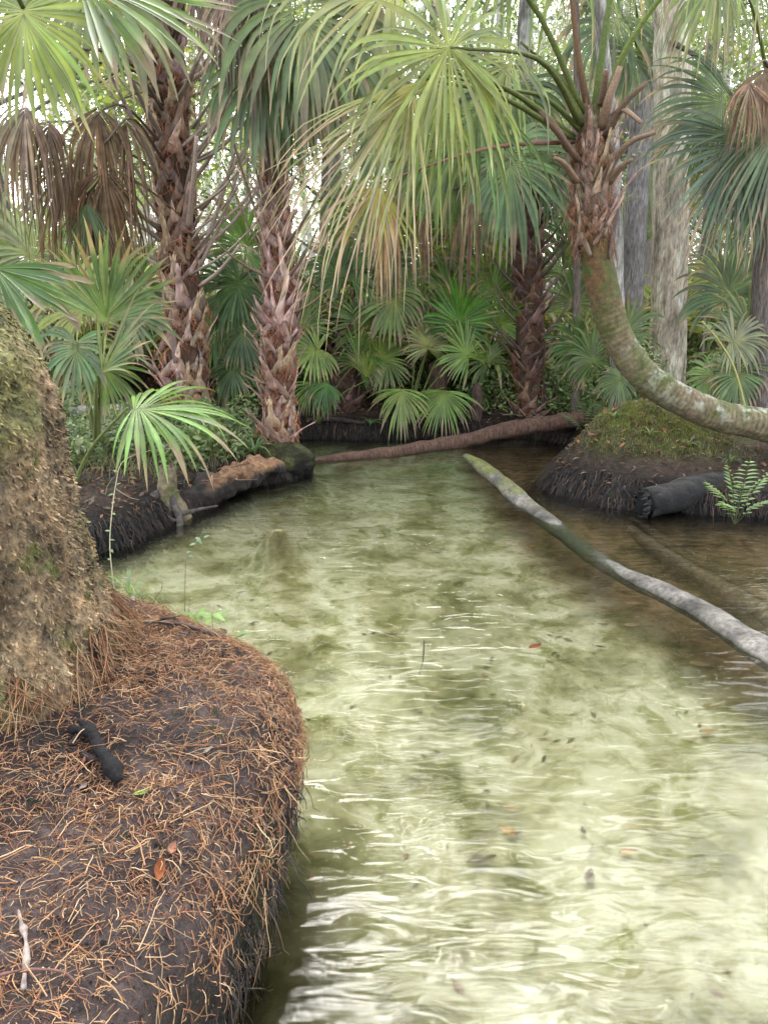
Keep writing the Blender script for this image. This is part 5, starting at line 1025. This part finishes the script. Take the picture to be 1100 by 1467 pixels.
# grey weathered log lying behind the left palmettos
log('weathered_log', [at(80, 592, 8.8), at(140, 590, 8.9), at(235, 585, 9.0)], [.07, .08, .06], 'pale grey log on the ground behind the left palmettos', M_WOOD, (.42, .40, .38), nz=.01, seed=31)
log('fallen_branch', [at(430, 604, 10.2), at(470, 600, 10.1), at(520, 606, 10.0)], [.03, .035, .02], 'dark fallen branch along the top of the far bank', M_WOOD, (.06, .05, .045), nz=.01, seed=33)
log('fallen_branch', [gp(700, 628, .04), gp(740, 622, .05), gp(800, 622, .05)], [.012, .016, .01], 'thin pale branch lying on the muddy ground under the fallen trunk', M_WOOD, (.22, .16, .13), nz=.006, seed=34)

# ------------------------------------------------------------------ woodland behind
def tree_proto(i, H_=9., label=None):
    r = np.random.default_rng(300+i); e = empty('forest_tree', (0, 0, 0), None, 'tree'); mb = MB(); mc = MB()
    lx, ly = r.normal(0, .5, 2); tc_ = [(.35, .30, .26), (.22, .18, .15), (.45, .42, .37), (.28, .24, .18)][i % 4]
    P_ = spline([A(0, 0, -.3), A(lx*.2, ly*.2, H_*.25), A(lx, ly, H_*.55), A(lx*1.2, ly, H_*.95)], 40); tube(mb, P_, [.13, .10, .08, .03], k=9, col=tc_, nz=.01, fq=5, cn=.3)
    cols_ = [[(.18, .27, .09), (.26, .34, .12), (.13, .2, .07)], [(.28, .36, .14), (.36, .40, .16), (.2, .28, .1)], [(.24, .32, .18), (.3, .38, .22), (.16, .24, .12)], [(.34, .40, .14), (.42, .42, .18), (.2, .3, .08)]][i % 4]
    for j in range(12):
        t = r.uniform(.28, .95); k_ = int(t*39); az = r.uniform(0, 2*PI); ln_ = H_*.28*r.uniform(.5, 1.1)*(1.15-t*.6); tip_ = P_[k_]+A(math.cos(az)*ln_, math.sin(az)*ln_, r.uniform(.0, .5)*ln_)
        tube(mb, [P_[k_], (P_[k_]+tip_)/2+A(0, 0, .12), tip_], [.035, .02, .008], k=5, n=10, col=tc_)
        leafcloud(mc, (P_[k_]+tip_)/2*.4+tip_*.6, (ln_*.5, ln_*.5, ln_*.3), 430, .05, cols_, r, ncl=14, cs=.22)
    mb.build('trunk', M_BARK, e); mc.build('crown', M_FAR, e); return e
rf = np.random.default_rng(9)
protos = [tree_proto(i) for i in range(4)]
spots = []
for i in range(40):
    Y = rf.uniform(13.5, 32); X = rf.uniform(-.62, .62)*Y
    if -.50 < X/Y < -.36 and Y < 40 and rf.random() < .8: continue
    spots.append((X, Y))
spots += [(-3.2, 12.6), (1.2, 13.3), (3.4, 13.4), (-.8, 13.8), (5.6, 12.8), (-6.4, 13.5)]
for i, (X, Y) in enumerate(spots):
    o = protos[i] if i < 4 else copy_tree(protos[i % 4])
    o.location = (X, Y, gz(X, Y)); o.rotation_euler.z = rf.uniform(0, 6.28); s = rf.uniform(.8, 1.35); o.scale = (s, s, s*rf.uniform(.9, 1.15))
    o['label'] = 'slender leafy forest tree in the hazy woodland behind the stream'; o['group'] = 'slender trees in the woodland behind'
# overhead canopy trees beside and behind the stream, whose crowns the water mirrors
# low palmettos in the woodland
def wood_palmetto(i):
    r = np.random.default_rng(500+i); e = empty('palmetto', (0, 0, 0), None, 'palmetto'); c = [(.34, .46, .2), (.42, .52, .30), (.27, .40, .15)][i % 3]
    for j in range(9):
        az = j*2*PI/9+r.normal(0, .2); el = r.uniform(.5, 1.25); ln_ = r.uniform(.6, 1.1); h = A(math.cos(az)*math.cos(el), math.sin(az)*math.cos(el), math.sin(el))*ln_
        d = nrm(A(math.cos(az), math.sin(az), r.uniform(-.2, .5))); frond(e, A(0, 0, 0), h, d=d, n=A(-math.cos(az)*.4, -math.sin(az)*.4, .9), L=r.uniform(.55, .8), droop=r.uniform(.3, .7), ns=22, K=7, spread=4.8, col=np.array(c)*r.uniform(.7, 1.3), bow=.12)
    return e
wp = [wood_palmetto(i) for i in range(3)]; n_ = 0
for i in range(84):
    Y = rf.uniform(11.6, 22); X = rf.uniform(-.6, .6)*Y
    o = wp[n_] if n_ < 3 else copy_tree(wp[n_ % 3]); n_ += 1
    o.location = (X, Y, gz(X, Y)); o.rotation_euler.z = rf.uniform(0, 6.28); s = rf.uniform(.9, 1.7); o.scale = (s, s, s)
    o['label'] = 'pale green palmetto in the undergrowth of the woodland behind'; o['group'] = 'palmettos in the woodland behind'
# the distant mass of foliage
mb = MB(); r = np.random.default_rng(71); n = 230000
az = r.uniform(-.95, .95, n); Yd = r.uniform(22, 44, n); X_ = az*Yd; Z_ = r.uniform(0, 1, n)**.9*19
P_ = np.stack([X_, Yd, Z_], -1); den = fbm(P_*A(.33, .2, .33), 4, 91)+r.normal(0, .12, n)
thr = -.24+.028*np.clip(Z_-5, 0, 20)+.75*np.exp(-((az+.45)/.055)**2)*np.clip((Z_-3.5)/2, 0, 1)
ok = den > thr; P_ = P_[ok]; m = len(P_); nn = nrm(A(0, -.5, .6)+r.normal(0, .6, (m, 3))); u = nrm(np.cross(nn, r.normal(0, 1, (m, 3)))); v = np.cross(nn, u); l = r.uniform(.06, .15, (m, 1)); w_ = l*.5
tone = (1+.8*fbm(P_*.8, 3, 14))[:, None]; cc_ = np.array([(.34, .42, .18), (.42, .46, .22), (.26, .36, .14), (.44, .44, .28), (.3, .4, .24)])[r.integers(0, 5, m)]*tone
mb.add(np.stack([P_-u*l, P_+v*w_, P_+u*l, P_-v*w_], 1), np.arange(m*4).reshape(-1, 4), None, np.repeat(cc_, 4, 0))
for i in range(70):
    x = r.uniform(-.9, .9); y = r.uniform(22, 40); s = r.normal(0, .6); tube(mb, [A(x*y, y, 0), A(x*y+s*.4, y, 6), A(x*y+s, y, 16)], [.16, .12, .07], k=6, n=10, col=A(.40, .36, .32)*r.uniform(.6, 1.2))
tag(mb.build('distant_woodland', M_FAR, origin=(0, 30, 0)), 'hazy mass of sunlit forest foliage closing the view behind the stream', 'woodland', kind='stuff')
# slim understorey saplings, some bare, in the middle distance
for i, (px, Y, ln_, lab) in enumerate([(318, 11.0, -.3, 'slim leafy sapling seen between the two left palms'), (345, 12.5, .4, 'thin leaning sapling just left of the red-footed palm'), (455, 12.0, .2, 'thin sapling right of the red-footed palm'), (560, 12.6, -.4, 'thin leaning stem behind the drooping fans'), (640, 12.2, .5, 'thin crooked stem behind the middle of the far bank'),
                                      (800, 11.8, .3, 'thin stem just right of the dark shaggy palm'), (1000, 11.2, -.3, 'slim leafy sapling right of the thick grey trunk'), (1040, 12.0, .5, 'thin leaning sapling near the right edge'), (990, 13.2, .2, 'thin pale stem far back right of the thick grey trunk'), (1075, 10.6, -.5, 'leafy sapling arching left at the right edge'), (175, 11.5, .4, 'thin sapling left of the tall left palm'), (120, 12.5, -.3, 'thin stem behind the pale palmettos on the left'), (715, 13, -.3, 'thin pale stem behind the dark shaggy palm'), (870, 12.4, .5, 'thin leaning stem behind the curved palm')]):
    r = np.random.default_rng(900+i); b_ = gpt(px, Y); e = empty('sapling', b_, lab, 'sapling'); P_ = spline([b_-A(0, 0, .1), b_+A(ln_*.3, 0, 1.2), b_+A(ln_+r.normal(0, .15), 0, 2.6), b_+A(ln_*1.6+r.normal(0, .3), 0, 5.0)], 40)
    mb = MB(); tube(mb, P_, [.03, .024, .018, .01], k=7, col=A(.34, .30, .25)*r.uniform(.5, 1.3), nz=.006, fq=12, cn=.4); mb.build('trunk', M_TWIG, e); mc = MB()
    for j in range(11):
        k_ = int(r.uniform(8, 38)); az = r.uniform(0, 2*PI); tip_ = P_[k_]+A(math.cos(az), math.sin(az)*.6, r.uniform(-.1, .7))*r.uniform(.3, .8); mb = MB(); tube(mb, [P_[k_], (P_[k_]+tip_)/2+A(0, 0, .06), tip_], [.010, .007, .003], k=4, n=8, col=(.25, .21, .17)); mb.build('branch', M_TWIG, e)
        if i % 3 != 2: leafcloud(mc, tip_, (.28, .28, .16), 130, .032, [(.22, .34, .10), (.32, .42, .14), (.42, .46, .2)], r, ncl=6, cs=.10)
    if mc.n: mc.build('crown', M_FAR, e)

m_, nt_ = newmat('forest_haze'); vs = N(nt_, 'ShaderNodeVolumeScatter'); vs.inputs['Density'].default_value = HAZE; vs.inputs['Anisotropy'].default_value = .2; vs.inputs['Color'].default_value = (.93, 1, .93, 1)
o_ = N(nt_, 'ShaderNodeOutputMaterial'); nt_.links.new(vs.outputs[0], o_.inputs['Volume'])
mb = MB(); tb = np.array([(x, y, z) for x in (-45, 45) for y in (11.5, 47) for z in (-3, 22)], float)
mb.add(tb, np.array([(0, 1, 3, 2), (4, 6, 7, 5), (0, 4, 5, 1), (2, 3, 7, 6), (0, 2, 6, 4), (1, 5, 7, 3)]), None, (1, 1, 1))
if HAZE > 0: tag(mb.build('haze', m_, smooth=False, origin=(0, 28, 0)), kind='structure')
